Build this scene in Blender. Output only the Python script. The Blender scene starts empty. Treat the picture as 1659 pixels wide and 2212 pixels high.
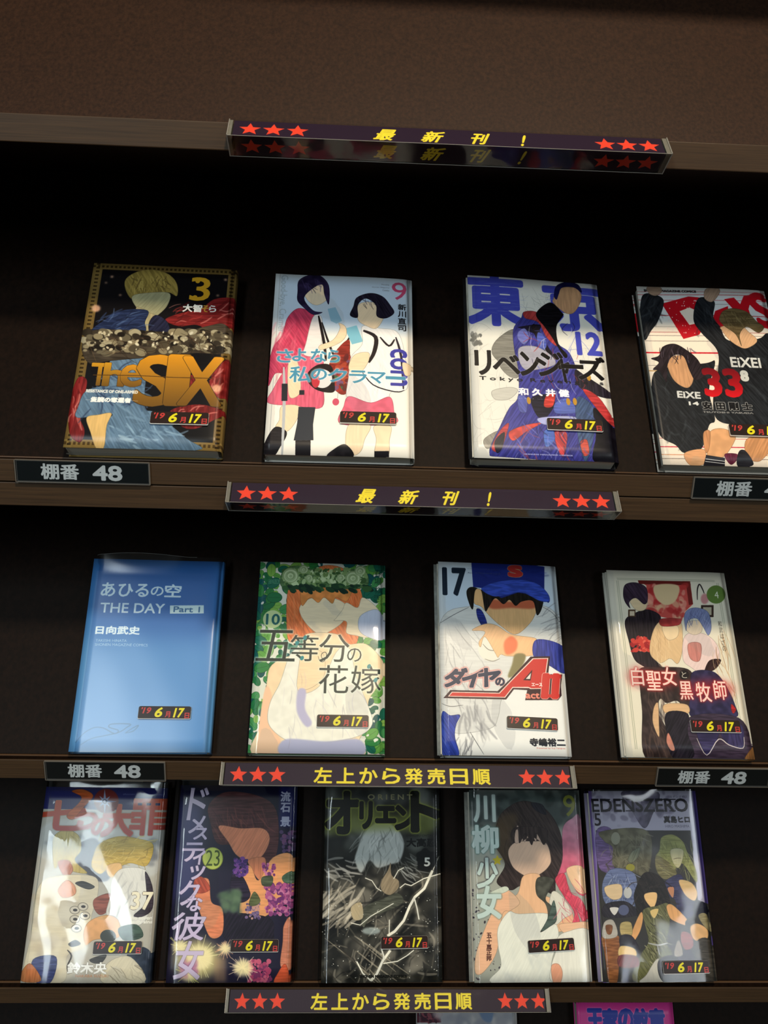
import bpy, bmesh, math, random
import numpy as np
from mathutils import Vector, Matrix

SC = bpy.context.scene
COL = SC.collection
# ------------------------------------------------------------------ camera
IW, IH, F = 1659, 2212, 1820.5
def cam_axes():
    p, y, r = math.radians(-16.5565), math.radians(2.5401), math.radians(2.0794)
    fwd = Vector((math.sin(y)*math.cos(p), math.cos(y)*math.cos(p), math.sin(p)))
    right = Vector((math.cos(y), -math.sin(y), 0))
    up = right.cross(fwd)
    return right*math.cos(r)+up*math.sin(r), up*math.cos(r)-right*math.sin(r), fwd
cam = bpy.data.cameras.new('camera')
cam.sensor_fit = 'VERTICAL'; cam.sensor_height = 24.0
cam.lens = 24.0*F/IH; cam.clip_start = 0.02; cam.clip_end = 50
camo = bpy.data.objects.new('camera', cam); COL.objects.link(camo)
R_, U_, F_ = cam_axes()
camo.matrix_world = Matrix(((R_.x, U_.x, -F_.x, 0), (R_.y, U_.y, -F_.y, -0.6289), (R_.z, U_.z, -F_.z, 0), (0, 0, 0, 1)))
SC.camera = camo
# ------------------------------------------------------------------ world, lamps, exposure
W = bpy.data.worlds.new('world'); SC.world = W; W.use_nodes = True
bg = W.node_tree.nodes['Background']
bg.inputs[0].default_value = (0.62, 0.80, 0.84, 1); bg.inputs[1].default_value = 0.10
SC.view_settings.view_transform = 'Standard'; SC.view_settings.look = 'None'
SC.view_settings.gamma = 1; SC.view_settings.use_curve_mapping = False
SC.view_settings.exposure = 0.0
def lamp(name, loc, aim, size, energy, color, sy=None, disk=False):
    l = bpy.data.lights.new(name, 'AREA'); l.energy = energy; l.color = color; l.size = size
    if disk: l.shape = 'DISK'
    elif sy: l.shape = 'RECTANGLE'; l.size_y = sy
    o = bpy.data.objects.new(name, l); COL.objects.link(o); o.location = loc
    o.rotation_euler = (Vector(aim)-Vector(loc)).to_track_quat('-Z', 'Y').to_euler()
    return o
lamp('downlight', (0.26, -0.86, 1.25), (0.05, 0.0, -0.40), 0.17, 20.0, (1.0, 0.83, 0.61), disk=True)
cl = lamp('ceiling_light_row', (-1.25, -2.75, 1.25), (-1.25, -2.75, -1.0), 0.36, 58.0, (0.82, 0.95, 1.0), sy=3.0)
cl.rotation_euler = (0, 0, math.radians(-18))
lamp('ceiling_light_row', (1.9, -2.9, 1.25), (1.9, -2.9, -1.0), 0.36, 30.0, (0.88, 0.95, 1.0), sy=2.4)

# ------------------------------------------------------------------ materials
def new_mat(name):
    m = bpy.data.materials.new(name); m.use_nodes = True
    nt = m.node_tree; b = nt.nodes['Principled BSDF']
    return m, nt, b
def lin(c):
    return tuple(((v/255)/12.92 if v/255 <= .04045 else ((v/255+.055)/1.055)**2.4) for v in c)
def plain(name, rgb, rough=.5, spec=.5, noise=0.0, scale=300):
    m, nt, b = new_mat(name); c = lin(rgb)
    b.inputs['Roughness'].default_value = rough
    b.inputs['Specular IOR Level'].default_value = spec
    n = nt.nodes.new('ShaderNodeTexNoise'); n.inputs['Scale'].default_value = scale
    tc = nt.nodes.new('ShaderNodeTexCoord'); nt.links.new(tc.outputs['Object'], n.inputs['Vector'])
    r = nt.nodes.new('ShaderNodeValToRGB')
    r.color_ramp.elements[0].color = tuple(v*(1-noise) for v in c)+(1,)
    r.color_ramp.elements[1].color = tuple(min(1, v*(1+noise)) for v in c)+(1,)
    nt.links.new(n.outputs['Fac'], r.inputs[0]); nt.links.new(r.outputs[0], b.inputs['Base Color'])
    return m
def wood(name, dark, light, scale, rough=.45, spec=.5, bump=.15):
    m, nt, b = new_mat(name)
    tc = nt.nodes.new('ShaderNodeTexCoord'); mp = nt.nodes.new('ShaderNodeMapping')
    mp.inputs['Scale'].default_value = scale
    nt.links.new(tc.outputs['Object'], mp.inputs['Vector'])
    n = nt.nodes.new('ShaderNodeTexNoise'); n.inputs['Scale'].default_value = 1; n.inputs['Detail'].default_value = 6
    n.inputs['Roughness'].default_value = .65
    nt.links.new(mp.outputs[0], n.inputs['Vector'])
    r = nt.nodes.new('ShaderNodeValToRGB')
    r.color_ramp.elements[0].position = .3; r.color_ramp.elements[0].color = lin(dark)+(1,)
    r.color_ramp.elements[1].position = .72; r.color_ramp.elements[1].color = lin(light)+(1,)
    nt.links.new(n.outputs['Fac'], r.inputs[0]); nt.links.new(r.outputs[0], b.inputs['Base Color'])
    bp = nt.nodes.new('ShaderNodeBump'); bp.inputs['Strength'].default_value = bump; bp.inputs['Distance'].default_value = .0004
    nt.links.new(n.outputs['Fac'], bp.inputs['Height']); nt.links.new(bp.outputs[0], b.inputs['Normal'])
    b.inputs['Roughness'].default_value = rough; b.inputs['Specular IOR Level'].default_value = spec
    return m
M_board = wood('dark_display_laminate', (15, 8, 4), (29, 17, 10), (260, 5, 260), rough=.55, spec=.10)
M_board_sheen = wood('display_laminate_painted_sheen', (34, 20, 13), (59, 37, 24), (420, 6, 420), rough=.5, spec=.35, bump=.05)  # same laminate as the lower boards, grazing sheen put into a lighter colour
M_edge = wood('brown_wood_edge', (54, 39, 24), (78, 57, 36), (14, 700, 700), rough=.5, spec=.35, bump=.08)
M_top = wood('brown_wood_top', (60, 42, 30), (84, 60, 42), (8, 300, 300), rough=.45)
M_rail = plain('pale_brown_rail', (92, 68, 48), .35)
M_dark = plain('black_cabinet_back', (20, 14, 11), .6)
def film_mat(name, rough=.06, bump=.3, scale=25, tint=(1, 1, 1), dist=.002, ior=1.45):
    m = bpy.data.materials.new(name); m.use_nodes = True; nt = m.node_tree
    for n in list(nt.nodes): nt.nodes.remove(n)
    out = nt.nodes.new('ShaderNodeOutputMaterial'); mx = nt.nodes.new('ShaderNodeMixShader')
    tr = nt.nodes.new('ShaderNodeBsdfTransparent'); gl = nt.nodes.new('ShaderNodeBsdfGlossy')
    fr = nt.nodes.new('ShaderNodeFresnel'); fr.inputs[0].default_value = ior
    tr.inputs[0].default_value = tint+(1,); gl.inputs['Roughness'].default_value = rough
    tc = nt.nodes.new('ShaderNodeTexCoord'); n = nt.nodes.new('ShaderNodeTexNoise')
    n.inputs['Scale'].default_value = scale; n.inputs['Detail'].default_value = 2
    n.inputs['Distortion'].default_value = .6
    bp = nt.nodes.new('ShaderNodeBump'); bp.inputs['Strength'].default_value = bump; bp.inputs['Distance'].default_value = dist
    nt.links.new(tc.outputs['Object'], n.inputs['Vector']); nt.links.new(n.outputs['Fac'], bp.inputs['Height'])
    nt.links.new(bp.outputs[0], gl.inputs['Normal'])
    nt.links.new(fr.outputs[0], mx.inputs[0]); nt.links.new(tr.outputs[0], mx.inputs[1])
    nt.links.new(gl.outputs[0], mx.inputs[2]); nt.links.new(mx.outputs[0], out.inputs[0])
    return m
M_tight = film_mat('tight_clear_film', .05, .25, 18, ior=1.4)
M_loose = film_mat('loose_clear_film', .07, .42, 13, ior=1.45)
M_smooth = film_mat('smooth_clear_film', .24, .03, 5, ior=1.55)
M_acryl = film_mat('clear_acrylic', .08, .25, 30, tint=(.93, .94, .94), ior=1.36)
M_cap = film_mat('frosted_acrylic_end', .25, .1, 30, tint=(.62, .62, .60), ior=1.9)
def pages_mat():
    m, nt, b = new_mat('paper_page_edges')
    tc = nt.nodes.new('ShaderNodeTexCoord'); mp = nt.nodes.new('ShaderNodeMapping')
    mp.inputs['Scale'].default_value = (12, 12, 3200)
    n = nt.nodes.new('ShaderNodeTexNoise'); n.inputs['Scale'].default_value = 1; n.inputs['Detail'].default_value = 3
    r = nt.nodes.new('ShaderNodeValToRGB')
    r.color_ramp.elements[0].position = .3; r.color_ramp.elements[0].color = lin((150, 146, 132))+(1,)
    r.color_ramp.elements[1].position = .6; r.color_ramp.elements[1].color = lin((205, 202, 190))+(1,)
    nt.links.new(tc.outputs['Object'], mp.inputs[0]); nt.links.new(mp.outputs[0], n.inputs['Vector'])
    nt.links.new(n.outputs['Fac'], r.inputs[0]); nt.links.new(r.outputs[0], b.inputs['Base Color'])
    b.inputs['Roughness'].default_value = .8
    return m
M_pages = pages_mat()

# ------------------------------------------------------------------ print painter (numpy canvas)
_glyph = {}
def glyph(s, shear=0.0):
    k = (s, shear)
    if k in _glyph: return _glyph[k]
    cu = bpy.data.curves.new('print', 'FONT'); cu.body = s; cu.fill_mode = 'NONE'; cu.resolution_u = 3; cu.shear = shear
    o = bpy.data.objects.new('print', cu); COL.objects.link(o)
    dg = bpy.context.evaluated_depsgraph_get()
    me = bpy.data.meshes.new_from_object(o.evaluated_get(dg))
    co = np.empty(len(me.vertices)*3); me.vertices.foreach_get('co', co); co = co.reshape(-1, 3)[:, :2]
    ed = np.empty(len(me.edges)*2, int); me.edges.foreach_get('vertices', ed); ed = ed.reshape(-1, 2)
    bpy.data.objects.remove(o); bpy.data.curves.remove(cu); bpy.data.meshes.remove(me)
    # split into closed loops of consecutive vertices
    loops = []; start = 0; n = len(co)
    nxt = {int(a): int(b) for a, b in ed}
    used = np.zeros(n, bool)
    adj = {}
    for a, b in ed: adj.setdefault(int(a), []).append(int(b)); adj.setdefault(int(b), []).append(int(a))
    for i in range(n):
        if used[i] or i not in adj: continue
        lp = [i]; used[i] = True; cur = i
        while True:
            c = [j for j in adj[cur] if not used[j]]
            if not c: break
            cur = cur+1 if (cur+1) in c else c[0]
            used[cur] = True; lp.append(cur)
        if len(lp) > 2: loops.append(co[lp])
    if not loops: loops = [np.zeros((3, 2))]
    allp = np.vstack(loops); mn, mx = allp.min(0), allp.max(0)
    out = [(l-mn)/np.maximum(mx-mn, 1e-6) for l in loops]
    _glyph[k] = out
    return out
SS = 2
def winding(polys, w, h):
    """coverage mask (h, w) of the polygons, non-zero rule, SS x SS samples"""
    P0 = np.vstack([p for p in polys])*SS; P1 = np.vstack([np.roll(p, -1, 0) for p in polys])*SS
    x0, y0 = P0[:, 0], P0[:, 1]; x1, y1 = P1[:, 0], P1[:, 1]
    dr = np.where(y1 > y0, 1, -1)
    a = np.minimum(y0, y1); b = np.maximum(y0, y1)
    r0 = np.clip(np.ceil(a-.5), 0, h*SS).astype(int); r1 = np.clip(np.ceil(b-.5), 0, h*SS).astype(int)
    cnt = np.maximum(r1-r0, 0); D = np.zeros((h*SS, w*SS+1), np.int16)
    if cnt.sum() == 0: return np.zeros((h, w), np.float32)
    idx = np.repeat(np.arange(len(cnt)), cnt)
    off = np.arange(cnt.sum())-np.repeat(np.cumsum(cnt)-cnt, cnt)
    row = r0[idx]+off
    t = (row+.5-y0[idx])/(y1-y0)[idx]
    x = x0[idx]+t*(x1-x0)[idx]
    c = np.clip(np.ceil(x-.5), 0, w*SS).astype(int)
    np.add.at(D, (row, c), dr[idx])
    m = (np.cumsum(D[:, :-1], 1) != 0).astype(np.float32)
    return m.reshape(h, SS, w, SS).mean((1, 3))
def blur(m, r):
    r = max(1, int(round(r)))
    for ax in (0, 1):
        for _ in range(2):
            p = np.pad(m, [(r+1, r) if i == ax else (0, 0) for i in (0, 1)], mode='edge')
            c = np.cumsum(p, ax, dtype=np.float64)
            n = m.shape[ax]
            hi = np.take(c, np.arange(2*r+1, 2*r+1+n), ax); lo = np.take(c, np.arange(0, n), ax)
            m = ((hi-lo)/(2*r+1)).astype(np.float32)
    return m
def dilate(m, r):
    if r <= 0: return m
    out = m.copy(); R = int(math.ceil(r))
    for k in range(16):
        a = k*math.pi/8
        for q in ([r] if r < 2.5 else [r, r/2]):
            dx, dy = int(round(q*math.cos(a))), int(round(q*math.sin(a)))
            if dx == 0 and dy == 0: continue
            out = np.maximum(out, np.roll(np.roll(m, dy, 0), dx, 1))
    return out
def smooth_closed(p, n=6):
    p = np.asarray(p, float); N = len(p); t = np.linspace(0, 1, n, endpoint=False)[:, None]; out = []
    for i in range(N):
        a, b, c, d = p[i-1], p[i], p[(i+1) % N], p[(i+2) % N]
        out.append(.5*((2*b)+(-a+c)*t+(2*a-5*b+4*c-d)*t*t+(-a+3*b-3*c+d)*t**3))
    return np.vstack(out)
def homography(src, dst):
    A = []
    for (x, y), (u, v) in zip(src, dst):
        A.append([x, y, 1, 0, 0, 0, -u*x, -u*y]); A.append([0, 0, 0, x, y, 1, -v*x, -v*y])
    h = np.linalg.solve(np.array(A, float), np.array([c for d in dst for c in d], float))
    return np.append(h, 1).reshape(3, 3)
def _fields(w, h):
    g = np.random.default_rng(5); out = []
    for rx, ry, sh in ((2, 22, 0), (22, 2, 0), (2, 20, .6), (2, 20, -.6), (14, 2, .5), (9, 9, 0)):
        f = g.normal(size=(h, w)).astype(np.float32)
        for ax, r in ((0, ry), (1, rx)):
            for _ in range(2):
                p = np.concatenate([np.take(f, range(-r-1, 0), ax), f, np.take(f, range(0, r), ax)], ax); c = np.cumsum(p, ax, dtype=np.float64)
                f = (np.take(c, np.arange(2*r+1, 2*r+1+f.shape[ax]), ax)-np.take(c, np.arange(0, f.shape[ax]), ax))/(2*r+1)
        if sh:
            for y in range(h): f[y] = np.roll(f[y], int(y*sh))
        f /= f.std(); out.append(np.clip(np.sign(f)*np.abs(f)**.7, -1.6, 1.6).astype(np.float32))
    return out
FIELDS = {}
class Art:
    """a printed sheet; drawing coordinates are those of the corners TL TR BR BL"""
    def __init__(s, name, corners, w, h, base=(240, 238, 232)):
        s.name, s.w, s.h = name, w, h
        s.H = homography(corners, [(0, 0), (w, 0), (w, h), (0, h)])
        s.a = np.empty((h, w, 3), np.float32); s.a[:] = np.array(base, np.float32)
        s.rng = np.random.default_rng(sum(map(ord, name)))
    def m(s, p):
        p = np.asarray(p, float); q = np.c_[p, np.ones(len(p))] @ s.H.T
        return q[:, :2]/q[:, 2:]
    def _comp(s, polys, color, alpha=1, soft=0, bold=0, grad=None, ink=False):
        P = np.vstack(polys); pad = int(bold+soft*3+3)
        x0, y0 = np.floor(P.min(0)).astype(int)-pad; x1, y1 = np.ceil(P.max(0)).astype(int)+pad
        cx0, cy0, cx1, cy1 = max(x0, 0), max(y0, 0), min(x1, s.w), min(y1, s.h)
        if cx1 <= cx0 or cy1 <= cy0: return
        x0, y0, x1, y1 = max(x0, -80), max(y0, -80), min(x1, s.w+80), min(y1, s.h+80)
        k = winding([p-np.array([x0, y0]) for p in polys], x1-x0, y1-y0)
        if bold > 0: k = dilate(k, bold)
        if soft > 0: k = blur(k, soft)
        k = k[cy0-y0:cy1-y0, cx0-x0:cx1-x0, None]*alpha
        if grad is not None:
            t = np.linspace(0, 1, cy1-cy0)[:, None, None]
            color = np.array(color)*(1-t)+np.array(grad)*t
        if ink:
            if (s.w, s.h) not in FIELDS: FIELDS[(s.w, s.h)] = _fields(s.w, s.h)
            f = FIELDS[(s.w, s.h)][int(s.rng.integers(6))][cy0:cy1, cx0:cx1, None]
            lum = float(np.mean(color)); am_ = min(1, max(.12, (205-lum)/120)); color = np.clip(np.array(color, np.float32)*(1+.085*f*am_)+f*3*am_, 0, 255)
            kb = blur(k[..., 0]/max(alpha, 1e-3), 1)[..., None]; e = np.clip(4*kb*(1-kb), 0, 1)*k*.62
            color = color*(1-e)+color*.32*e
        reg = s.a[cy0:cy1, cx0:cx1]
        s.a[cy0:cy1, cx0:cx1] = reg*(1-k)+np.array(color, np.float32)*k
    def poly(s, pts, color, sm=True, soft=0, alpha=1, grad=None):
        p = smooth_closed(pts) if sm else np.asarray(pts, float)
        s._comp([s.m(p)], color, alpha, soft, grad=grad, ink=sm and soft == 0 and len(pts) > 3)
    def rect(s, x0, y0, x1, y1, color, **k): s.poly([(x0, y0), (x1, y0), (x1, y1), (x0, y1)], color, sm=False, **k)
    def uvrect(s, u0, v0, u1, v1, color, soft=0, alpha=1, grad=None):
        p = np.array([(u0, v0), (u1, v0), (u1, v1), (u0, v1)], float)*[s.w, s.h]
        s._comp([p], color, alpha, soft, grad=grad)
    def ell(s, x, y, rx, ry, color, rot=0, **k):
        t = np.linspace(0, 2*math.pi, 28, endpoint=False); c, d = math.cos(rot), math.sin(rot)
        e = np.c_[x+rx*np.cos(t)*c-ry*np.sin(t)*d, y+rx*np.cos(t)*d+ry*np.sin(t)*c]
        s.poly(e, color, sm=False, **k)
    def line(s, pts, wd, color, sm=True, soft=0, alpha=1):
        p = np.asarray(pts, float)
        if sm and len(p) > 2:
            q = [p[0]]
            for i in range(len(p)-1):
                a, b, c, d = p[max(i-1, 0)], p[i], p[i+1], p[min(i+2, len(p)-1)]
                for t in (.25, .5, .75, 1): q.append(.5*((2*b)+(-a+c)*t+(2*a-5*b+4*c-d)*t*t+(-a+3*b-3*c+d)*t**3))
            p = np.array(q)
        q = s.m(p); k = s.w/1250*wd/2
        d = np.gradient(q, axis=0); d /= np.linalg.norm(d, axis=1)[:, None]+1e-9
        n = np.c_[-d[:, 1], d[:, 0]]
        tp = np.sin(np.linspace(.25, math.pi-.25, len(q)))[:, None]**.5 if sm else 1
        s._comp([np.vstack([q+n*k*tp, (q-n*k*tp)[::-1]])], color, alpha, soft)
    def text(s, t, x0, y0, x1, y1, color, bold=0, shear=0, glow=None, edge=None, rot=0, grad=None, alpha=1):
        q = s.m([(x0, y0), (x1, y1)]); L = glyph(t, shear); pol = []
        for l in L:
            g = l.copy()

            if rot == 90: g = np.c_[g[:, 0]*0+l[:, 1], 1-l[:, 0]]
            P = np.c_[q[0, 0]+g[:, 0]*(q[1, 0]-q[0, 0]), q[1, 1]-g[:, 1]*(q[1, 1]-q[0, 1])]
            pol.append(P)
        if rot not in (0, 90):
            c = (q[0]+q[1])/2; a = math.radians(rot); Rm = np.array([[math.cos(a), -math.sin(a)], [math.sin(a), math.cos(a)]])
            pol = [(p-c) @ Rm.T+c for p in pol]
        if glow: s._comp(pol, glow[0], glow[2] if len(glow) > 2 else .8, glow[1], bold+glow[1])
        if edge: s._comp(pol, edge[0], 1, 0, bold+edge[1])
        s._comp(pol, color, alpha, 0, bold, grad)
    def vtext(s, t, x0, y0, x1, y1, color, gap=.12, **k):
        n = len(t); hh = (y1-y0)/n
        dx = k.pop('dx', 0)
        for i, c in enumerate(t):
            xx = dx*i/max(n-1, 1)
            s.text(c, x0+xx, y0+hh*(i+gap/2), x1+xx, y0+hh*(i+1-gap/2), color, **k)
    def blobs(s, box, n, size, colors, soft=0, alpha=1, ang=None, asp=1.6):
        r = s.rng
        for _ in range(n):
            x, y = r.uniform(box[0], box[2]), r.uniform(box[1], box[3]); z = r.uniform(*size)
            a = r.uniform(0, 3.14) if ang is None else ang+r.normal(0, .2)
            s.ell(x, y, z*asp, z, colors[r.integers(len(colors))], rot=a, soft=soft, alpha=alpha)
    def strokes(s, box, n, length, ang, wd, colors, soft=0, alpha=.8, curve=.25, spread=.25):
        r = s.rng
        for _ in range(n):
            x, y = r.uniform(box[0], box[2]), r.uniform(box[1], box[3]); l = r.uniform(.4, .8)*length; a = ang+r.normal(0, spread)
            dx, dy = math.cos(a)*l, math.sin(a)*l; b = r.normal(0, curve*.6)
            s.line([(x, y), (x+dx/2-dy*b/2, y+dy/2+dx*b/2), (x+dx, y+dy)], r.uniform(.5, 1.1)*wd, colors[r.integers(len(colors))], soft=soft, alpha=alpha*.75)
    def mat(s, rough=.35):
        img = bpy.data.images.new(s.name+'_print', s.w, s.h)
        px = np.ones((s.h, s.w, 4), np.float32); px[..., :3] = np.clip(s.a[::-1]/255, 0, 1)
        img.pixels.foreach_set(px.ravel()); img.update(); img.pack()
        m, nt, b = new_mat(s.name+'_print')
        t = nt.nodes.new('ShaderNodeTexImage'); t.image = img; t.extension = 'EXTEND'
        uv = nt.nodes.new('ShaderNodeUVMap'); uv.uv_map = 'UVMap'
        nt.links.new(uv.outputs[0], t.inputs[0]); nt.links.new(t.outputs[0], b.inputs['Base Color'])
        b.inputs['Roughness'].default_value = rough; b.inputs['Specular IOR Level'].default_value = .3
        return m
# ------------------------------------------------------------------ the printed covers
# drawing coordinates per cover; the pictures are plain colour compositions, the words are the ones on the covers
CW, CH = 640, 970
SKIN = (236, 205, 168); PALE = (244, 222, 190)
def A_(name, c, base): return Art(name, c, CW, CH, base)
COV = {}
# --- gold and black cover
a = A_('gold_black_cover', [(330, 118), (1540, 180), (1418, 1735), (65, 1680)], (16, 13, 16)); COV['six'] = a
a.uvrect(0, 0, 1, .035, (122, 98, 52)); a.uvrect(0, 0, .065, 1, (122, 98, 52)); a.uvrect(.94, 0, 1, 1, (122, 98, 52)); a.uvrect(0, .96, 1, 1, (150, 122, 66))
for i in range(46):
    v = i/46; a.uvrect(.02, v, .045, v+.010, (58, 44, 22)); a.uvrect(.955, v, .982, v+.010, (58, 44, 22))
    if i < 34: a.uvrect(i/34, .012, i/34+.016, .024, (60, 46, 22)); a.uvrect(i/34, .97, i/34+.016, .986, (90, 68, 34))
red1, red2, red3 = (128, 34, 34), (176, 62, 56), (232, 150, 136)
for P in ([(930, 600), (1080, 540), (1220, 520), (1350, 430), (1530, 425), (1510, 520), (1500, 660), (1350, 720), (1200, 650), (1050, 660)],
          [(1380, 1000), (1480, 955), (1475, 1230), (1400, 1280), (1310, 1200), (1330, 1080)],
          [(120, 1300), (190, 1090), (270, 1110), (240, 1260), (190, 1380), (250, 1540), (210, 1640), (120, 1560)],
          [(980, 1380), (1230, 1330), (1440, 1400), (1330, 1480), (1200, 1540), (1080, 1520)],
          [(1080, 1080), (1200, 1100), (1180, 1260), (1090, 1260)]):
    a.poly(P, red1)
a.strokes((950, 480, 1480, 640), 26, 170, -.35, 16, [red2, red1, red3, (90, 20, 22)], soft=1)
a.strokes((1330, 980, 1440, 1220), 14, 140, 2.0, 20, [red2, red3], soft=1)
a.strokes((140, 1120, 210, 1480), 16, 160, 1.7, 18, [red2, red3, (100, 24, 24)], soft=1)
a.strokes((1000, 1380, 1350, 1470), 16, 150, -.3, 18, [red2, red3, red1], soft=1)
a.poly([(600, 250), (700, 190), (830, 175), (960, 215), (1030, 300), (1030, 400), (960, 370), (850, 380), (720, 420), (640, 420), (590, 330)], (150, 130, 66))
a.strokes((640, 220, 960, 340), 60, 120, 1.4, 12, [(186, 166, 92), (110, 92, 44), (170, 148, 78), (88, 70, 36)], spread=.6)
a.poly([(650, 400), (800, 370), (965, 375), (955, 470), (890, 545), (825, 580), (760, 540), (690, 500)], (168, 164, 128))
a.poly([(690, 490), (800, 540), (850, 570), (830, 690), (740, 700), (690, 600)], (176, 164, 124))
navy = [(38, 50, 84), (62, 82, 124), (96, 120, 160), (24, 30, 54)]
a.poly([(300, 690), (400, 610), (560, 520), (780, 520), (760, 620), (730, 720), (300, 780)], navy[0])
a.poly([(790, 640), (850, 560), (950, 620), (960, 720), (820, 740)], (34, 36, 60))
a.strokes((340, 560, 700, 700), 40, 190, -.35, 14, navy, soft=1)
a.poly([(480, 930), (760, 900), (760, 1330), (860, 1400), (1120, 1620), (1215, 1725), (400, 1700), (400, 1500), (480, 1400), (190, 1430), (195, 1330), (260, 1200), (440, 1130)], (104, 132, 156))
a.strokes((300, 1000, 760, 1360), 50, 230, .5, 22, [(70, 92, 122), (132, 160, 182), (84, 108, 138), (44, 58, 88)], soft=1, spread=.8)
a.strokes((450, 1420, 950, 1680), 46, 250, .45, 24, [(132, 162, 186), (82, 108, 134), (168, 196, 214), (112, 142, 168)], soft=1, spread=.5)
a.poly([(265, 1430), (370, 1405), (480, 1395), (440, 1500), (415, 1690), (345, 1690), (300, 1560)], (224, 190, 124))
a.poly([(235, 760), (300, 690), (460, 680), (700, 690), (1050, 705), (1290, 660), (1420, 640), (1490, 710), (1500, 840), (1400, 900), (1200, 890), (1050, 910), (700, 930), (450, 950), (300, 970), (230, 880)], (70, 60, 48))
a.blobs((250, 700, 1470, 880), 190, (8, 34), [(112, 102, 80), (150, 138, 108), (54, 46, 36), (34, 28, 22), (88, 78, 60), (176, 166, 136)], soft=1, ang=.1)
a.blobs((260, 700, 1470, 860), 40, (4, 12), [(224, 216, 188), (204, 192, 160)], soft=1)
a.strokes((250, 700, 1400, 900), 50, 300, .2, 6, [(70, 44, 30), (120, 92, 64), (40, 28, 20)], curve=.5, spread=.8)
for x, y, r in ((345, 500, 38), (480, 235, 12), (430, 285, 9), (1440, 265, 12), (1375, 400, 10), (550, 390, 10), (1370, 1195, 42)):
    a.ell(x, y, r, r*.8, (236, 186, 150), soft=4, alpha=.85)
G1, G2 = (226, 160, 38), (122, 86, 30)
for t, x0, y0, x1, y1, b in (('T', 318, 965, 432, 1155, 3), ('h', 430, 968, 572, 1160, 5), ('e', 575, 985, 722, 1168, 5), ('S', 722, 905, 985, 1335, 9), ('I', 985, 915, 1100, 1325, 12), ('X', 1090, 925, 1395, 1340, 8)):
    a.text(t, x0, y0, x1, y1, G1, bold=b, grad=G2, edge=((44, 30, 16), 1.5))
a.line([(320, 1065), (700, 1075), (1000, 1095), (1340, 1110)], 7, (92, 60, 18), sm=False)
a.text('RESISTANCE OF ONE-ARMED', 265, 1187, 700, 1230, (226, 226, 220), bold=1)
a.text('隻腕の奪還者', 305, 1252, 640, 1308, (240, 240, 236), bold=1.5)
a.line([(255, 1275), (300, 1278)], 4, (230, 230, 226)); a.line([(645, 1290), (705, 1294)], 4, (230, 230, 226))
a.text('3', 1155, 242, 1300, 445, (206, 160, 40), bold=2); a.ell(1182, 415, 22, 20, (206, 160, 40)); a.ell(1205, 275, 20, 18, (206, 160, 40))
a.text('大智', 1085, 470, 1238, 540, (232, 232, 226), bold=1.5); a.text('そ', 1245, 482, 1298, 540, (190, 150, 60), bold=1); a.text('ら', 1306, 484, 1360, 542, (232, 232, 226), bold=1)
# --- white cover, pink and black figures
a = A_('white_pink_cover', [(225, 138), (1445, 195), (1475, 1810), (135, 1760)], (246, 242, 232)); COV['nine'] = a
a.uvrect(0, 0, 1, .33, (206, 220, 234), soft=30)  # bluish shade under the shelf above, painted into the top of the cover
a.uvrect(.03, 0, .034, 1, (190, 192, 192)); a.uvrect(.965, 0, .969, 1, (190, 192, 192))
pk = [(206, 72, 104), (228, 108, 134), (184, 52, 84), (240, 142, 158)]
a.poly([(290, 690), (330, 540), (430, 450), (560, 500), (590, 600), (540, 740), (440, 900), (330, 1030), (230, 1040), (170, 1150), (170, 960), (210, 800)], pk[0])
a.strokes((230, 560, 470, 900), 40, 240, 1.9, 20, pk, soft=2, alpha=.5)
a.poly([(410, 880), (640, 890), (650, 1100), (650, 1345), (400, 1330), (165, 1300), (210, 1180), (290, 1040)], pk[1])
a.strokes((240, 1000, 600, 1260), 26, 200, 1.5, 12, pk, soft=2, alpha=.4)
a.poly([(560, 530), (640, 540), (640, 760), (600, 880), (480, 870), (500, 760)], (240, 232, 228))
a.poly([(470, 250), (640, 220), (700, 300), (680, 380), (600, 425), (530, 400), (480, 330)], PALE)
a.poly([(420, 300), (430, 200), (520, 150), (620, 155), (700, 250), (700, 420), (660, 330), (640, 240), (560, 270), (480, 360), (560, 470), (645, 490), (560, 510), (470, 440), (420, 380)], (44, 34, 66))
a.strokes((440, 170, 640, 260), 20, 110, 1.2, 8, [(84, 70, 116), (30, 22, 46)], soft=1)
a.line([(610, 520), (660, 760), (680, 930)], 26, (34, 26, 28)); a.line([(640, 580), (700, 760), (760, 880), (850, 780), (900, 700)], 22, (34, 26, 28))
a.poly([(690, 460), (760, 445), (820, 570), (770, 595), (720, 570)], (150, 192, 214), sm=False); a.poly([(845, 640), (950, 612), (1010, 760), (910, 785)], (142, 200, 216), sm=False)
a.poly([(620, 790), (740, 740), (800, 640), (790, 590), (850, 620), (860, 700), (800, 770), (640, 830)], PALE)
a.poly([(740, 880), (880, 740), (900, 900), (1000, 1050), (860, 1230), (760, 1190), (700, 1050)], (164, 56, 44)); a.blobs((750, 900, 900, 1180), 30, (8, 26), [(58, 124, 84), (128, 96, 140), (190, 84, 54), (110, 40, 40)], alpha=.8)
a.poly([(530, 1020), (620, 960), (730, 980), (760, 1150), (740, 1215), (600, 1190), (510, 1100)], (44, 34, 34)); a.ell(650, 1090, 86, 84, (232, 228, 226)); a.ell(590, 1110, 36, 60, (206, 62, 74))
a.poly([(1000, 620), (1160, 640), (1330, 690), (1400, 1000), (1400, 1190), (1260, 1220), (1230, 1330), (1080, 1320), (900, 1260), (860, 1240), (880, 1080), (900, 900), (1000, 780)], (246, 243, 240))
a.strokes((920, 700, 1330, 1260), 36, 260, 1.5, 5, [(206, 202, 210), (220, 214, 220), (180, 178, 190)], soft=2, alpha=.6)
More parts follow.
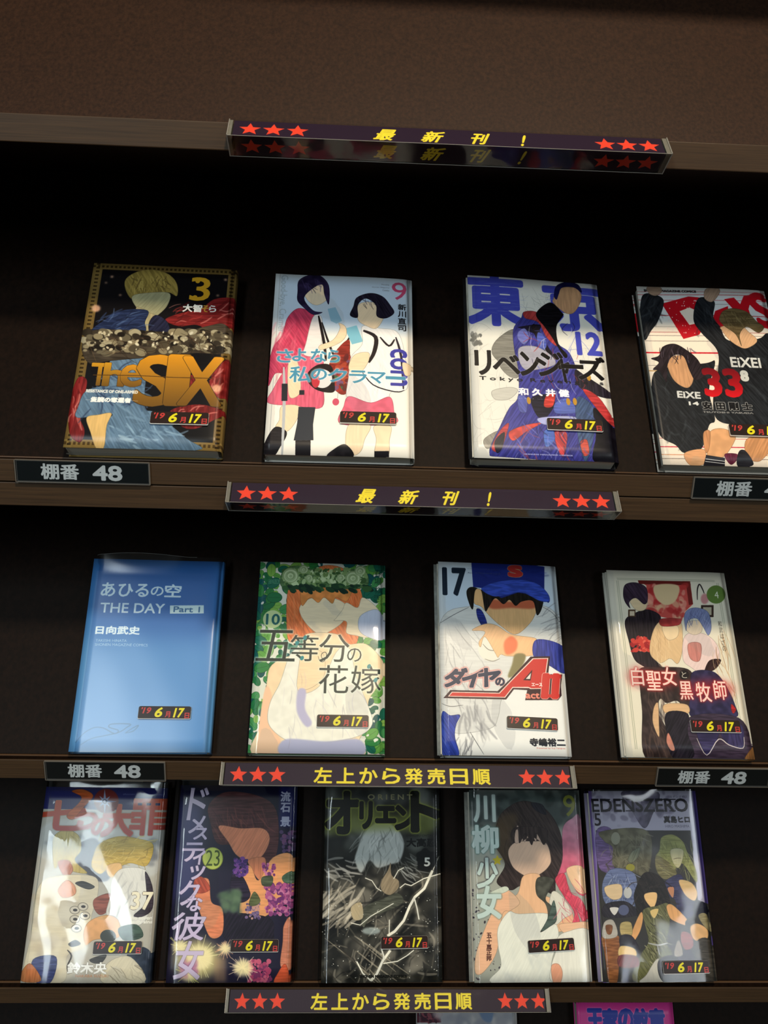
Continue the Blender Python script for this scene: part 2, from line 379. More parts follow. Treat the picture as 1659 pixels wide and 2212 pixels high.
a.line([(1010, 660), (1120, 720), (1110, 850), (1060, 950)], 38, (38, 30, 34)); a.line([(1160, 720), (1240, 800), (1290, 740)], 20, (38, 30, 34)); a.line([(1300, 720), (1350, 900), (1370, 1190)], 22, (48, 40, 50)); a.line([(980, 1000), (1100, 1150), (1300, 1215), (1380, 1200)], 12, (40, 40, 50))
a.text('com', 1255, 830, 1400, 1160, (70, 70, 170), rot=90, bold=3)
a.poly([(960, 430), (1060, 400), (1160, 430), (1200, 520), (1130, 640), (1040, 620), (960, 560)], PALE)
a.poly([(890, 520), (920, 440), (950, 360), (1070, 320), (1180, 350), (1250, 430), (1285, 500), (1210, 550), (1130, 530), (1120, 430), (1030, 370), (960, 430), (960, 540)], (36, 30, 46))
a.strokes((960, 340, 1200, 420), 20, 80, 1.1, 7, [(70, 62, 100), (20, 16, 30)])
a.poly([(930, 880), (1060, 860), (1050, 960), (960, 1060), (880, 1000)], PALE); a.poly([(1360, 950), (1440, 980), (1430, 1060), (1380, 1060)], PALE)
a.poly([(890, 1250), (1080, 1310), (1250, 1260), (1290, 1400), (1290, 1500), (820, 1500), (840, 1340)], pk[1])
a.poly([(890, 1500), (1080, 1510), (1030, 1640), (1000, 1740), (930, 1780), (860, 1700)], PALE); a.poly([(1110, 1520), (1260, 1520), (1250, 1650), (1240, 1780), (1120, 1780), (1130, 1640)], PALE)
a.poly([(700, 1790), (760, 1720), (860, 1680), (930, 1790)], (32, 28, 32)); a.rect(1115, 1745, 1245, 1800, (32, 28, 32))
a.poly([(290, 1330), (450, 1335), (430, 1450), (340, 1560), (240, 1520), (270, 1450)], PALE); a.poly([(240, 1515), (340, 1570), (280, 1700), (220, 1780), (120, 1760), (160, 1620)], (32, 28, 32))
a.poly([(440, 1340), (590, 1345), (570, 1500), (575, 1640), (400, 1640), (430, 1480)], (54, 58, 66), sm=False); a.rect(415, 1640, 550, 1790, (32, 28, 32))
a.poly([(345, 940), (430, 940), (460, 1170), (420, 1250), (350, 1230)], PALE); a.line([(305, 980), (312, 1300), (298, 1780)], 26, (196, 198, 200)); a.rect(288, 1130, 340, 1285, (44, 44, 52)); a.rect(445, 1190, 490, 1232, (44, 44, 52)); a.line([(790, 1210), (785, 1270)], 8, (160, 160, 160)); a.ell(770, 1300, 30, 32, (214, 90, 116))
TB = (84, 158, 186)
for t, x0, y0, x1, y1 in (('さ', 245, 818, 380, 940), ('よ', 385, 815, 500, 930), ('な', 548, 820, 680, 945), ('ら', 700, 830, 800, 945), ('私', 362, 975, 540, 1120), ('の', 552, 1000, 685, 1100), ('ク', 700, 1000, 865, 1122), ('ラ', 890, 1020, 1040, 1135), ('マ', 1055, 1035, 1210, 1140), ('ー', 1215, 1075, 1385, 1105)):
    a.text(t, x0, y0, x1, y1, TB, bold=1.5, glow=((250, 250, 250), 3, .8))
a.text('9', 1262, 218, 1395, 385, (206, 84, 122), bold=0); a.vtext('新川直司', 1320, 415, 1390, 668, (30, 28, 32), bold=1)
for i, t in enumerate(('Monthly', 'Shonen Magazine', 'Comics')): a.text(t, (1170, 1085, 1180)[i], 236+i*25, 1240, 254+i*25, (110, 112, 120))
a.text('Good-bye, Cramer', 258, 150, 312, 670, (176, 188, 196), rot=90)
# --- blue lettered cover
a = A_('blue_lettered_cover', [(155, 112), (1365, 215), (1565, 1845), (240, 1790)], (232, 230, 222)); COV['twelve'] = a
a.strokes((200, 450, 560, 1750), 70, 260, 1.2, 3, [(170, 168, 162), (190, 188, 182)], curve=.6, spread=1)
a.strokes((650, 280, 950, 420), 24, 180, 0, 3, [(130, 130, 128)], spread=1.0); a.strokes((1080, 640, 1450, 1300), 50, 200, .25, 3, [(170, 168, 160), (196, 194, 186)], spread=.8)
a.poly([(430, 720), (600, 620), (640, 800), (620, 1000), (560, 990), (400, 850)], (140, 138, 130)); a.poly([(460, 920), (640, 900), (640, 1060), (540, 1040)], (150, 148, 140))
a.poly([(400, 1180), (560, 1150), (640, 1180), (560, 1260), (430, 1260)], (206, 204, 196)); a.poly([(330, 1620), (480, 1540), (470, 1640), (360, 1710)], (150, 146, 138))
a.blobs((200, 640, 290, 760), 26, (6, 20), [(120, 120, 116), (150, 150, 146)], soft=1)
BL = (78, 84, 190)
a.text('東', 150, 100, 700, 590, BL, bold=11); a.text('京', 858, 170, 1420, 650, BL, bold=11)
a.strokes((180, 150, 640, 480), 60, 160, .06, 3, [(150, 160, 214)], spread=.04, curve=.02); a.strokes((880, 200, 1350, 420), 50, 140, .06, 3, [(150, 160, 214)], spread=.04, curve=.02)
coat = (66, 66, 150); dk = (24, 22, 44)
a.poly([(690, 460), (800, 480), (930, 600), (1010, 760), (1120, 860), (1250, 1180), (1400, 1400), (1530, 1560), (1540, 1830), (540, 1790), (380, 1740), (480, 1500), (560, 1340), (640, 1240), (640, 1000), (600, 800), (590, 620), (660, 520)], coat)
a.poly([(690, 460), (820, 470), (960, 620), (1000, 780), (900, 700), (820, 560), (700, 520)], (176, 66, 66))
for P, c in (([(640, 600), (840, 580), (800, 660), (690, 620)], dk), ([(760, 600), (810, 590), (900, 760), (980, 900), (900, 920), (830, 760)], (30, 24, 34)), ([(640, 640), (700, 615), (740, 700), (690, 760), (630, 700)], (120, 126, 196)),
             ([(820, 650), (880, 690), (900, 780), (850, 830), (810, 740)], (92, 106, 188)), ([(640, 1230), (720, 1250), (720, 1380), (650, 1360)], (96, 104, 178)), ([(760, 1260), (900, 1220), (980, 1300), (900, 1430), (820, 1420)], dk),
             ([(900, 1230), (980, 1210), (960, 1330), (880, 1330)], (206, 66, 58)), ([(980, 1300), (1100, 1260), (1180, 1380), (1090, 1400), (980, 1390)], (96, 112, 190)), ([(1180, 1250), (1330, 1350), (1340, 1560), (1260, 1840), (1180, 1560)], (70, 92, 130)),
             ([(1330, 1350), (1480, 1500), (1550, 1600), (1560, 1840), (1330, 1830), (1350, 1600)], (20, 16, 26)), ([(560, 1560), (700, 1500), (860, 1480), (720, 1560), (600, 1640)], (206, 78, 72)), ([(980, 1560), (1090, 1580), (1060, 1790), (1000, 1700)], (196, 72, 78)),
             ([(880, 1560), (960, 1540), (980, 1640), (900, 1700)], (84, 118, 196)), ([(1210, 1660), (1270, 1640), (1290, 1760), (1240, 1780)], (206, 84, 72)), ([(400, 1700), (480, 1540), (560, 1480), (520, 1640), (470, 1740)], (186, 66, 72)),
             ([(430, 1640), (520, 1560), (500, 1700), (450, 1750)], dk), ([(820, 1440), (1000, 1420), (1160, 1430), (1150, 1480), (900, 1500)], (180, 184, 226)), ([(1340, 1200), (1480, 1220), (1500, 1260), (1420, 1250)], (26, 20, 24)), ([(1160, 1000), (1260, 1060), (1500, 1230), (1420, 1260), (1200, 1160)], (46, 40, 52)),
             ([(1230, 1180), (1380, 1260), (1540, 1520), (1480, 1500), (1380, 1390)], (190, 58, 60)), ([(640, 800), (800, 780), (960, 880), (960, 960), (700, 990)], (178, 176, 190))):
    a.poly(P, c)
a.strokes((660, 560, 1240, 1240), 40, 200, 1.2, 10, [(210, 210, 230), (40, 36, 70), (110, 120, 196), (180, 66, 66)], curve=.5, spread=.8, alpha=.7)
a.strokes((600, 1380, 1300, 1760), 44, 260, 1.3, 14, [(96, 104, 196), (44, 42, 96), (206, 90, 84), (150, 156, 220)], curve=.5, spread=.5, alpha=.6)
a.poly([(800, 480), (930, 375), (1040, 470), (1050, 500), (990, 600), (1010, 760), (1090, 860), (1060, 880), (950, 700), (880, 600)], (18, 15, 20))
a.poly([(960, 340), (1000, 240), (1130, 220), (1215, 300), (1200, 400), (1140, 480), (1060, 470), (960, 380)], (200, 158, 120)); a.poly([(965, 310), (990, 220), (1090, 185), (1190, 215), (1220, 290), (1150, 240), (1040, 240), (1010, 300), (990, 350)], (28, 28, 80))
for x, y in ((740, 1275), (1100, 1290), (1160, 1290), (1285, 1070)): a.ell(x, y, 18, 34, (196, 150, 52), rot=-.2)
a.text('12', 1170, 655, 1400, 870, BL, bold=6)
for t, x0, y0, x1, y1 in (('リ', 235, 805, 390, 1030), ('ベ', 405, 850, 655, 1030), ('ン', 655, 830, 840, 1050), ('ジ', 810, 830, 1060, 1060), ('ャ', 1010, 900, 1120, 1110), ('ー', 1040, 950, 1230, 990), ('ズ', 1180, 880, 1440, 1100)):
    a.text(t, x0, y0, x1, y1, (20, 17, 18), bold=4, glow=((236, 236, 236), 2.5, .35))
a.text('T o k y o  R e v e n g e r s', 280, 1043, 1418, 1154, (32, 30, 34), bold=.7)
a.text('和 久 井 健', 645, 1158, 1108, 1248, (240, 240, 246), bold=2.5); a.text('K E N  W A K U I', 650, 1252, 1060, 1278, (200, 200, 226), bold=.5); a.text('SHONEN MAGAZINE COMICS', 705, 1758, 1142, 1785, (170, 172, 220), bold=1)
# --- red lettered cover
a = A_('red_lettered_cover', [(162, 143), (1474, 188), (1882, 1995), (434, 1957)], (240, 228, 212)); COV['days'] = a
a.uvrect(0, 0, 1, .22, (220, 222, 222), soft=30)  # cool shelf shade painted over the head of this cover
for y, c, wd in ((205, (190, 60, 66), 4), (235, (190, 40, 50), 6), (290, (190, 50, 60), 5), (330, (120, 110, 108), 4), (445, (190, 60, 66), 8), (560, (130, 120, 116), 4), (615, (176, 70, 70), 5), (650, (120, 110, 108), 5), (705, (120, 110, 108), 5), (825, (208, 24, 44), 15), (955, (120, 110, 108), 4), (1010, (190, 140, 60), 9), (1650, (120, 100, 100), 4), (1695, (200, 50, 70), 4), (1780, (200, 40, 70), 9), (1860, (206, 130, 80), 6), (1900, (110, 90, 80), 5)):
    a.line([(100, y-8), (800, y), (1900, y+14)], wd, c, sm=False)
a.text('SHONEN MAGAZINE COMICS', 238, 174, 766, 212, (36, 32, 32), bold=1)
RD = (196, 24, 38)
a.poly([(420, 320), (690, 250), (800, 262), (860, 330), (870, 440), (840, 560), (800, 640), (640, 682)], RD, sm=False); a.poly([(600, 400), (700, 362), (760, 390), (770, 470), (750, 530), (700, 540)], (238, 226, 212), sm=False)
a.poly([(930, 500), (960, 400), (1090, 350), (1100, 560), (1000, 600)], RD, sm=False); a.poly([(1050, 280), (1150, 262), (1215, 330), (1250, 245), (1340, 228), (1300, 380), (1330, 470), (1240, 520), (1180, 420)], RD, sm=False)
a.text('S', 1320, 220, 1560, 560, RD, bold=10, rot=-12)
a.blobs((440, 280, 840, 640), 50, (2, 5), [(240, 210, 206)])
jk = [(34, 36, 40), (52, 56, 62), (22, 22, 26), (74, 80, 84)]
def cloth(P, box, n=30, ang=1.3):
    a.poly(P, jk[0]); a.strokes(box, n, 200, ang, 18, jk, soft=2, alpha=.55, curve=.4, spread=.6)
cloth([(230, 230), (330, 220), (440, 290), (390, 480), (310, 600), (245, 690), (200, 480), (200, 350)], (220, 260, 370, 480), 16)
a.poly([(270, 150), (400, 150), (420, 200), (360, 240), (290, 215)], (178, 150, 128))
cloth([(790, 270), (950, 300), (940, 460), (1010, 560), (1100, 700), (1400, 680), (1500, 620), (1660, 700), (1800, 1560), (1500, 1580), (1180, 1560), (980, 1500), (940, 1300), (990, 1000), (980, 800), (820, 620), (740, 480)], (800, 320, 950, 560), 16)
a.strokes((1000, 800, 1650, 1500), 50, 260, 1.2, 26, jk, soft=3, alpha=.5, curve=.4, spread=.5)
a.poly([(860, 180), (960, 160), (1010, 190), (980, 260), (920, 310), (850, 270)], (178, 150, 128))
a.poly([(1020, 560), (1200, 520), (1290, 600), (1390, 700), (1280, 780), (1180, 750), (1090, 680), (1030, 600)], (216, 176, 136))
a.poly([(1000, 480), (1040, 400), (1150, 372), (1290, 410), (1380, 500), (1460, 560), (1400, 620), (1280, 560), (1210, 640), (1230, 760), (1170, 640), (1060, 560), (1020, 520)], (112, 94, 62)); a.strokes((1040, 400, 1300, 520), 34, 140, .9, 8, [(150, 132, 90), (84, 68, 44)], spread=.4)
cloth([(320, 1090), (430, 980), (860, 930), (960, 920), (900, 1200), (960, 1500), (900, 1560), (820, 1800), (650, 1840), (560, 1760), (400, 1660), (340, 1400)], (380, 1100, 860, 1700), 60)
a.poly([(480, 880), (640, 850), (720, 960), (740, 1100), (680, 1180), (560, 1120), (490, 1000)], (206, 160, 118))
a.poly([(310, 880), (390, 850), (430, 760), (550, 730), (680, 800), (790, 900), (850, 1050), (760, 1100), (700, 1000), (640, 860), (540, 850), (480, 940), (470, 1120), (400, 1010), (330, 990), (390, 920)], (44, 34, 40)); a.strokes((400, 760, 720, 860), 26, 150, 1.2, 9, [(110, 96, 110), (28, 20, 26)], spread=.5)
a.poly([(900, 1640), (1000, 1590), (1120, 1620), (1170, 1690), (1080, 1850), (990, 1900), (880, 1860)], (222, 172, 124)); a.poly([(840, 1640), (910, 1620), (900, 1800), (860, 1830)], (206, 150, 104)); a.poly([(650, 1840), (840, 1800), (870, 1890), (840, 1960), (700, 1960)], (222, 170, 124))
a.poly([(1280, 1700), (1500, 1660), (1640, 1720), (1500, 1850), (1400, 1930), (1280, 1880)], (206, 152, 104)); a.poly([(870, 1860), (1060, 1890), (1060, 1985), (840, 1975)], (36, 34, 40), sm=False); a.line([(865, 1900), (1060, 1925)], 12, (236, 236, 236)); a.line([(860, 1925), (1060, 1950)], 10, (236, 236, 236)); a.poly([(1060, 1850), (1180, 1850), (1190, 1900), (1130, 1960), (1080, 1920)], (104, 34, 60)); a.poly([(1200, 1830), (1270, 1820), (1350, 1960), (1190, 1975)], (38, 36, 42))
a.text('EiXE', 575, 1215, 815, 1285, (214, 214, 210), bold=2, rot=2); a.text('14', 695, 1320, 795, 1355, (222, 222, 218), bold=2); a.text('EiXEI', 1110, 870, 1430, 975, (214, 214, 210), bold=2); a.text('8', 1215, 1010, 1300, 1108, (206, 206, 200), bold=5)
a.text('33', 832, 990, 1240, 1265, (120, 14, 26), bold=9, grad=(222, 20, 32))
a.text('安 田 剛 士', 828, 1320, 1340, 1410, (22, 20, 22), bold=2.5, edge=((190, 188, 184), 1.6)); a.text('TSUYOSHI YASUDA', 836, 1416, 1350, 1445, (150, 148, 146), bold=.7)
# --- plain blue cover
a = A_('plain_blue_cover', [(315, 120), (1545, 160), (1415, 1960), (85, 1965)], (92, 150, 204)); COV['blue'] = a
a.uvrect(0, 0, 1, .42, (54, 112, 180), soft=60); a.uvrect(0, -.1, 1, .12, (48, 102, 168), soft=60)
WH = (214, 232, 240)
a.text('あひる', 395, 352, 828, 492, WH, bold=1.5); a.text('の', 862, 392, 970, 482, WH, bold=1); a.text('空', 995, 372, 1135, 495, WH, bold=1.5)
a.text('THE DAY', 385, 545, 982, 650, WH, bold=1); a.rect(1037, 574, 1354, 652, (210, 230, 232)); a.text('Part 1', 1075, 584, 1315, 642, (66, 116, 160), bold=.8)
a.text('日向武史', 342, 768, 750, 850, (222, 236, 242), bold=1.5); a.text('TAKESHI HINATA', 337, 893, 630, 922, (176, 208, 230)); a.text('SHONEN MAGAZINE COMICS', 330, 932, 828, 965, (176, 208, 230))
for P, k in (([(150, 1880), (230, 1790), (330, 1735), (420, 1740), (520, 1790), (560, 1760), (470, 1730), (500, 1700), (670, 1700), (640, 1730), (560, 1780), (430, 1810), (300, 1840), (200, 1900)], 9), ([(630, 1780), (690, 1740), (750, 1710), (700, 1765), (620, 1785)], 8)):
    a.line(P, k, (60, 104, 140), alpha=.8, soft=1)
# --- green leaf cover
a = A_('green_leaf_cover', [(245, 155), (1485, 205), (1485, 2080), (115, 2065)], (226, 228, 214)); COV['ten'] = a
gr = [(58, 138, 72), (104, 170, 78), (36, 112, 90), (140, 190, 90), (30, 96, 96), (76, 156, 92), (44, 124, 76)]
for _ in range(560):
    r = a.rng; x, y = r.uniform(100, 1500), r.uniform(150, 2090); z = r.uniform(34, 72); an = r.uniform(0, 3.1); c = gr[r.integers(len(gr))]
    a.ell(x, y, z*1.1, z*.75, tuple(v*.62 for v in c), rot=an); a.ell(x, y, z*1.05, z*.7, c, rot=an); a.line([(x-z*.8*math.cos(an), y-z*.8*math.sin(an)), (x+z*.8*math.cos(an), y+z*.8*math.sin(an))], 3, tuple(v*.7 for v in c), sm=False)
a.blobs((120, 180, 1480, 2060), 60, (8, 22), [(230, 232, 218)])
a.poly([(520, 440), (640, 330), (880, 200), (1120, 260), (1250, 480), (1250, 700), (1200, 980), (1080, 960), (980, 900), (700, 900), (540, 960), (505, 780)], (226, 132, 76))
a.strokes((540, 480, 680, 840), 34, 220, 1.5, 12, [(206, 104, 56), (240, 164, 110), (178, 84, 48)], spread=.1, alpha=.6); a.strokes((1080, 480, 1220, 900), 30, 220, 1.5, 12, [(206, 104, 56), (240, 164, 110), (178, 84, 48)], spread=.1, alpha=.6)
a.poly([(640, 600), (760, 520), (960, 520), (1100, 600), (1080, 740), (980, 830), (850, 885), (740, 820), (650, 700)], (236, 222, 192)); a.poly([(660, 430), (900, 400), (1140, 440), (1100, 560), (1000, 520), (960, 580), (880, 520), (820, 570), (740, 520), (660, 600)], (222, 150, 82))
a.poly([(450, 400), (470, 250), (620, 200), (900, 270), (1140, 240), (1290, 260), (1310, 400), (1160, 440), (880, 420), (620, 430)], (88, 122, 78))
a.blobs((480, 240, 1290, 400), 260, (7, 20), [(176, 200, 150), (202, 220, 178), (140, 170, 112), (70, 104, 60), (120, 150, 92)], soft=0)
for x, y, r in ((545, 300, 80), (675, 240, 46), (1165, 330, 76), (1235, 260, 54), (730, 325, 36), (1045, 325, 40)):
    for k in range(6): a.ell(x+(k % 2)*4-2, y+(k % 3)*3-3, r*(1-k*.16), r*(1-k*.16)*.92, [(150, 172, 126), (200, 216, 176), (168, 190, 146)][k % 3])
a.blobs((500, 400, 1330, 460), 50, (12, 26), [(40, 76, 50), (62, 104, 60), (30, 56, 44)], ang=.4, asp=2)
a.poly([(1060, 640), (1100, 570), (1210, 620), (1260, 520), (1400, 620), (1470, 760), (1470, 900), (1300, 920), (1200, 900), (1100, 870), (1100, 760), (980, 750), (1000, 720)], (240, 226, 196)); a.poly([(1240, 700), (1400, 640), (1470, 760), (1465, 940), (1300, 910), (1220, 830)], (206, 212, 228))
a.poly([(360, 1180), (640, 1040), (700, 880), (1000, 880), (1100, 980), (1290, 980), (1440, 1120), (1480, 1260), (1400, 1420), (1320, 1560), (1340, 1760), (1230, 1940), (1230, 2100), (210, 2100), (230, 1800), (300, 1400)], (244, 222, 186))
a.poly([(220, 2100), (240, 1700), (300, 1400), (360, 1500), (330, 1760), (440, 1920), (430, 2100)], (244, 206, 172), soft=2); a.poly([(640, 1060), (860, 1060), (880, 1300), (720, 1430), (560, 1400)], (246, 222, 186))
a.poly([(540, 1080), (640, 1060), (620, 1440), (830, 1400), (1000, 1060), (1130, 1020), (1200, 1300), (1320, 1600), (1360, 1780), (1220, 1900), (900, 1960), (600, 1960), (440, 1900), (320, 1760), (340, 1560), (440, 1360)], (240, 238, 226)); a.poly([(620, 1440), (700, 1440), (690, 1620), (760, 1760), (700, 1800), (610, 1650)], (196, 192, 216), soft=3); a.poly([(490, 1930), (900, 1950), (1230, 1930), (1230, 2100), (490, 2100)], (186, 188, 212), soft=3)
a.strokes((450, 1250, 1250, 1850), 44, 300, 1.45, 5, [(190, 186, 206), (214, 208, 216), (150, 146, 160)], soft=1, alpha=.6, curve=.3)
a.ell(365, 728, 96, 90, (206, 222, 170)); a.text('10', 306, 675, 432, 783, (40, 108, 108), bold=1.5)
TG = (56, 66, 60)
for t, x0, y0, x1, y1 in (('五', 212, 830, 585, 1152), ('等', 548, 885, 820, 1152), ('分', 835, 880, 1130, 1165), ('の', 1110, 1022, 1250, 1160), ('花', 832, 1188, 1120, 1475), ('嫁', 1148, 1195, 1440, 1475)):
    a.text(t, x0, y0, x1, y1, TG, bold=0, glow=((236, 244, 230), 4, .75))
for x, y in ((690, 915), (612, 968), (660, 1118), (1325, 1205), (1390, 1340)): a.ell(x, y, 18, 24, (58, 146, 150), rot=.5)
a.line([(905, 1115), (860, 1120), (855, 1080), (890, 1060), (905, 1090), (880, 1150), (840, 1150), (820, 1100)], 6, TG)
a.vtext('春場ねぎ', 1375, 240, 1440, 570, (24, 62, 50)); a.text('SHONEN MAGAZINE COMICS', 325, 330, 440, 380, (120, 178, 140))
# --- white and blue cover
a = A_('white_blue_cover', [(167, 137), (1330, 220), (1503, 2105), (222, 2085)], (240, 240, 236)); COV['seventeen'] = a
a.uvrect(0, 0, 1, .3, (212, 226, 238), soft=40)  # pale blue top is painted shade from the shelf overhead
gs = [(196, 196, 196), (150, 150, 152), (214, 214, 212), (120, 120, 126)]
a.poly([(190, 750), (480, 590), (700, 640), (1190, 600), (1380, 760), (1400, 1000), (1380, 1100), (1000, 1100), (820, 1500), (780, 1700), (700, 1820), (350, 1860), (400, 1680), (210, 1620)], (226, 226, 222))
a.strokes((230, 700, 620, 1500), 60, 420, 1.2, 7, gs, soft=1, alpha=.7, curve=.2, spread=.25); a.strokes((1100, 700, 1380, 1000), 36, 240, -.6, 9, gs, soft=1, alpha=.6); a.strokes((420, 1540, 660, 1800), 40, 300, 1.3, 22, gs, soft=2, alpha=.55); a.strokes((380, 1880, 560, 2060), 20, 220, 1.7, 14, gs, soft=1)
a.line([(190, 750), (330, 670), (480, 600)], 5, (90, 90, 96)); a.line([(1190, 610), (1300, 680), (1380, 790)], 5, (90, 90, 96)); a.line([(500, 1850), (560, 1950), (640, 2080)], 5, (80, 80, 86))
a.poly([(555, 620), (610, 640), (660, 760), (640, 830), (570, 720)], (46, 58, 140))
a.poly([(530, 430), (600, 430), (700, 500), (1150, 500), (1150, 640), (1080, 780), (940, 885), (800, 800), (690, 700), (600, 600), (530, 560)], (228, 190, 138)); a.poly([(640, 520), (900, 560), (1140, 540), (1120, 630), (900, 620), (700, 620)], (198, 110, 76), soft=4)
a.poly([(455, 440), (520, 400), (700, 460), (980, 440), (1190, 520), (1200, 620), (1150, 700), (1110, 560), (1000, 560), (940, 600), (880, 540), (820, 580), (740, 520), (680, 600), (640, 640), (600, 440), (540, 440), (520, 620), (480, 560)], (36, 32, 28))
a.poly([(500, 160), (520, 400), (640, 420), (800, 520), (960, 470), (1140, 500), (1260, 580), (1275, 560), (1220, 440), (1220, 220), (1100, 200)], (38, 52, 136), sm=False); a.poly([(600, 420), (740, 360), (960, 340), (1140, 380), (1250, 480), (1270, 560), (1180, 560), (1000, 470), (860, 490), (720, 500)], (62, 88, 190))
a.strokes((540, 220, 1180, 330), 24, 160, .2, 20, [(30, 40, 110), (48, 64, 156)], soft=3, alpha=.5)
a.text('S', 868, 205, 1000, 310, (186, 60, 56), bold=7, edge=((206, 176, 120), 1.5))
a.ell(700, 1010, 125, 135, (236, 234, 222)); a.line([(620, 970), (680, 1030), (760, 1040)], 8, (150, 146, 136)); a.line([(640, 1120), (720, 1145), (790, 1120)], 8, (160, 156, 146))
a.poly([(510, 830), (640, 770), (760, 790), (900, 880), (1120, 920), (1145, 960), (1140, 1090), (880, 1100), (800, 1080), (770, 1110), (740, 1060), (640, 900), (600, 1000), (580, 950), (640, 850)], (246, 204, 156)); a.poly([(830, 960), (900, 900), (960, 960), (940, 1050), (850, 1080)], (240, 140, 96), soft=4)
a.poly([(1145, 940), (1400, 1010), (1420, 1230), (1400, 1280), (1270, 1200), (1120, 1110)], (62, 72, 160)); a.poly([(215, 1660), (300, 1680), (400, 1680), (360, 1780), (350, 1900), (390, 2090), (225, 2080)], (54, 74, 170)); a.line([(215, 1560), (300, 1590), (430, 1580)], 5, (90, 90, 90))
a.poly([(940, 1080), (1040, 1090), (1010, 1200), (920, 1300), (870, 1300), (910, 1180)], (150, 140, 96), soft=3)
NV, RE = (44, 54, 84), (214, 66, 58)
AP = [(1090, 1108), (1280, 1108), (1262, 1285), (1395, 1290), (1385, 1400), (1392, 1500), (1360, 1545), (1040, 1540), (1060, 1440), (930, 1430), (855, 1530), (230, 1505), (300, 1425), (770, 1445), (880, 1340)]
a.poly(AP, (70, 40, 44), sm=False)
a.poly([(1110, 1125), (1262, 1125), (1222, 1430), (1090, 1430), (1075, 1420), (920, 1415), (845, 1512), (275, 1490), (315, 1442), (785, 1462), (900, 1340)], (250, 226, 214), sm=False); a.poly([(1118, 1133), (1252, 1133), (1214, 1422), (1100, 1422), (1070, 1408), (916, 1405), (840, 1504), (290, 1484), (320, 1450), (790, 1470), (908, 1345)], RE, sm=False)
a.poly([(1020, 1340), (1108, 1238), (1092, 1345)], (70, 40, 44), sm=False); a.poly([(1045, 1328), (1096, 1268), (1086, 1330)], (244, 236, 226), sm=False)
a.text('II', 1192, 1292, 1378, 1516, RE, bold=10, edge=((250, 226, 214), 2), shear=.12); a.rect(1215, 1290, 1388, 1330, RE); a.rect(1190, 1485, 1372, 1518, RE)
a.text('エース', 1102, 1370, 1205, 1404, (250, 240, 232), bold=1); a.text('act', 1045, 1470, 1180, 1525, (240, 150, 130), bold=1.5)
for t, x0, y0, x1, y1 in (('ダ', 245, 1205, 470, 1395), ('イ', 420, 1225, 640, 1400), ('ヤ', 580, 1215, 800, 1400)): a.text(t, x0, y0, x1, y1, NV, bold=5, shear=.3, glow=(RE, 4, .9), edge=((250, 222, 214), 2.5))
a.text('の', 748, 1312, 838, 1390, NV, bold=3, edge=((240, 200, 190), 2))
a.text('17', 218, 205, 445, 478, (34, 46, 62), bold=6); a.text('Ace of Diamond act II', 462, 250, 785, 285, (70, 84, 120)); a.text('SHONEN MAGAZINE COMICS', 462, 215, 780, 242, (90, 100, 130))
a.text('寺嶋裕二', 1088, 1922, 1432, 2003, (44, 46, 54), bold=2); a.text('Presented by Yuji Terajima', 1158, 2012, 1432, 2036, (206, 100, 84))
# --- cream cover with green disc
a = A_('cream_red_cover', [(118, 150), (1250, 180), (1545, 1950), (325, 1925)], (232, 226, 208)); COV['four'] = a
for q in (.075, .088):
    a.uvrect(q, .06, q+.004, .96, (170, 172, 150)); a.uvrect(1-q, .06, 1-q+.004, .96, (170, 172, 150)); a.uvrect(.08, q*.6, .9, q*.6+.0025, (170, 172, 150))
a.poly([(420, 250), (915, 262), (945, 480), (860, 560), (840, 640), (640, 600), (520, 480), (500, 300)], (206, 92, 84), sm=False); a.poly([(420, 250), (915, 262), (922, 300), (430, 285)], (120, 40, 36), sm=False); a.poly([(875, 270), (915, 262), (945, 480), (905, 490)], (130, 46, 42), sm=False)
a.blobs((520, 310, 860, 600), 60, (10, 36), [(222, 186, 150), (196, 60, 58), (232, 170, 150), (180, 50, 52)], soft=2, alpha=.7)
a.poly([(580, 300), (800, 300), (790, 430), (700, 490), (600, 430)], (222, 200, 160), soft=2)
dkp = [(44, 34, 40), (66, 50, 56), (30, 24, 30), (90, 66, 62)]
a.poly([(300, 640), (400, 560), (520, 530), (640, 600), (600, 760), (540, 860), (560, 980), (660, 1080), (600, 1120), (440, 1050), (380, 980), (340, 840)], dkp[0])
a.poly([(350, 430), (500, 420), (500, 520), (430, 545), (370, 500)], (226, 206, 170)); a.poly([(280, 380), (300, 290), (400, 270), (500, 320), (515, 440), (480, 480), (400, 420), (340, 460), (350, 520), (300, 460)], (64, 48, 66))
a.blobs((370, 800, 540, 930), 70, (8, 20), [(206, 70, 60), (226, 110, 90), (170, 40, 44)])
a.rect(330, 530, 400, 600, (90, 66, 48)); a.rect(345, 545, 390, 590, (214, 200, 176)); a.rect(1020, 490, 1140, 605, (70, 52, 44)); a.rect(1040, 510, 1120, 585, (190, 182, 160))
a.line([(985, 440), (985, 340), (1005, 290), (1035, 340), (1050, 380)], 14, (50, 42, 44)); a.ell(1055, 430, 38, 50, (206, 150, 150), soft=3)
a.poly([(640, 640), (820, 640), (850, 800), (840, 960), (800, 1050), (730, 1000), (640, 1040), (540, 950), (560, 760)], (226, 196, 152)); a.strokes((560, 680, 720, 1000), 30, 220, 1.5, 9, [(240, 216, 174), (190, 156, 116)], spread=.15, alpha=.6)
a.poly([(660, 680), (800, 690), (800, 790), (720, 825), (670, 770)], (238, 216, 178)); a.poly([(640, 620), (820, 620), (810, 680), (650, 690)], (176, 64, 62))
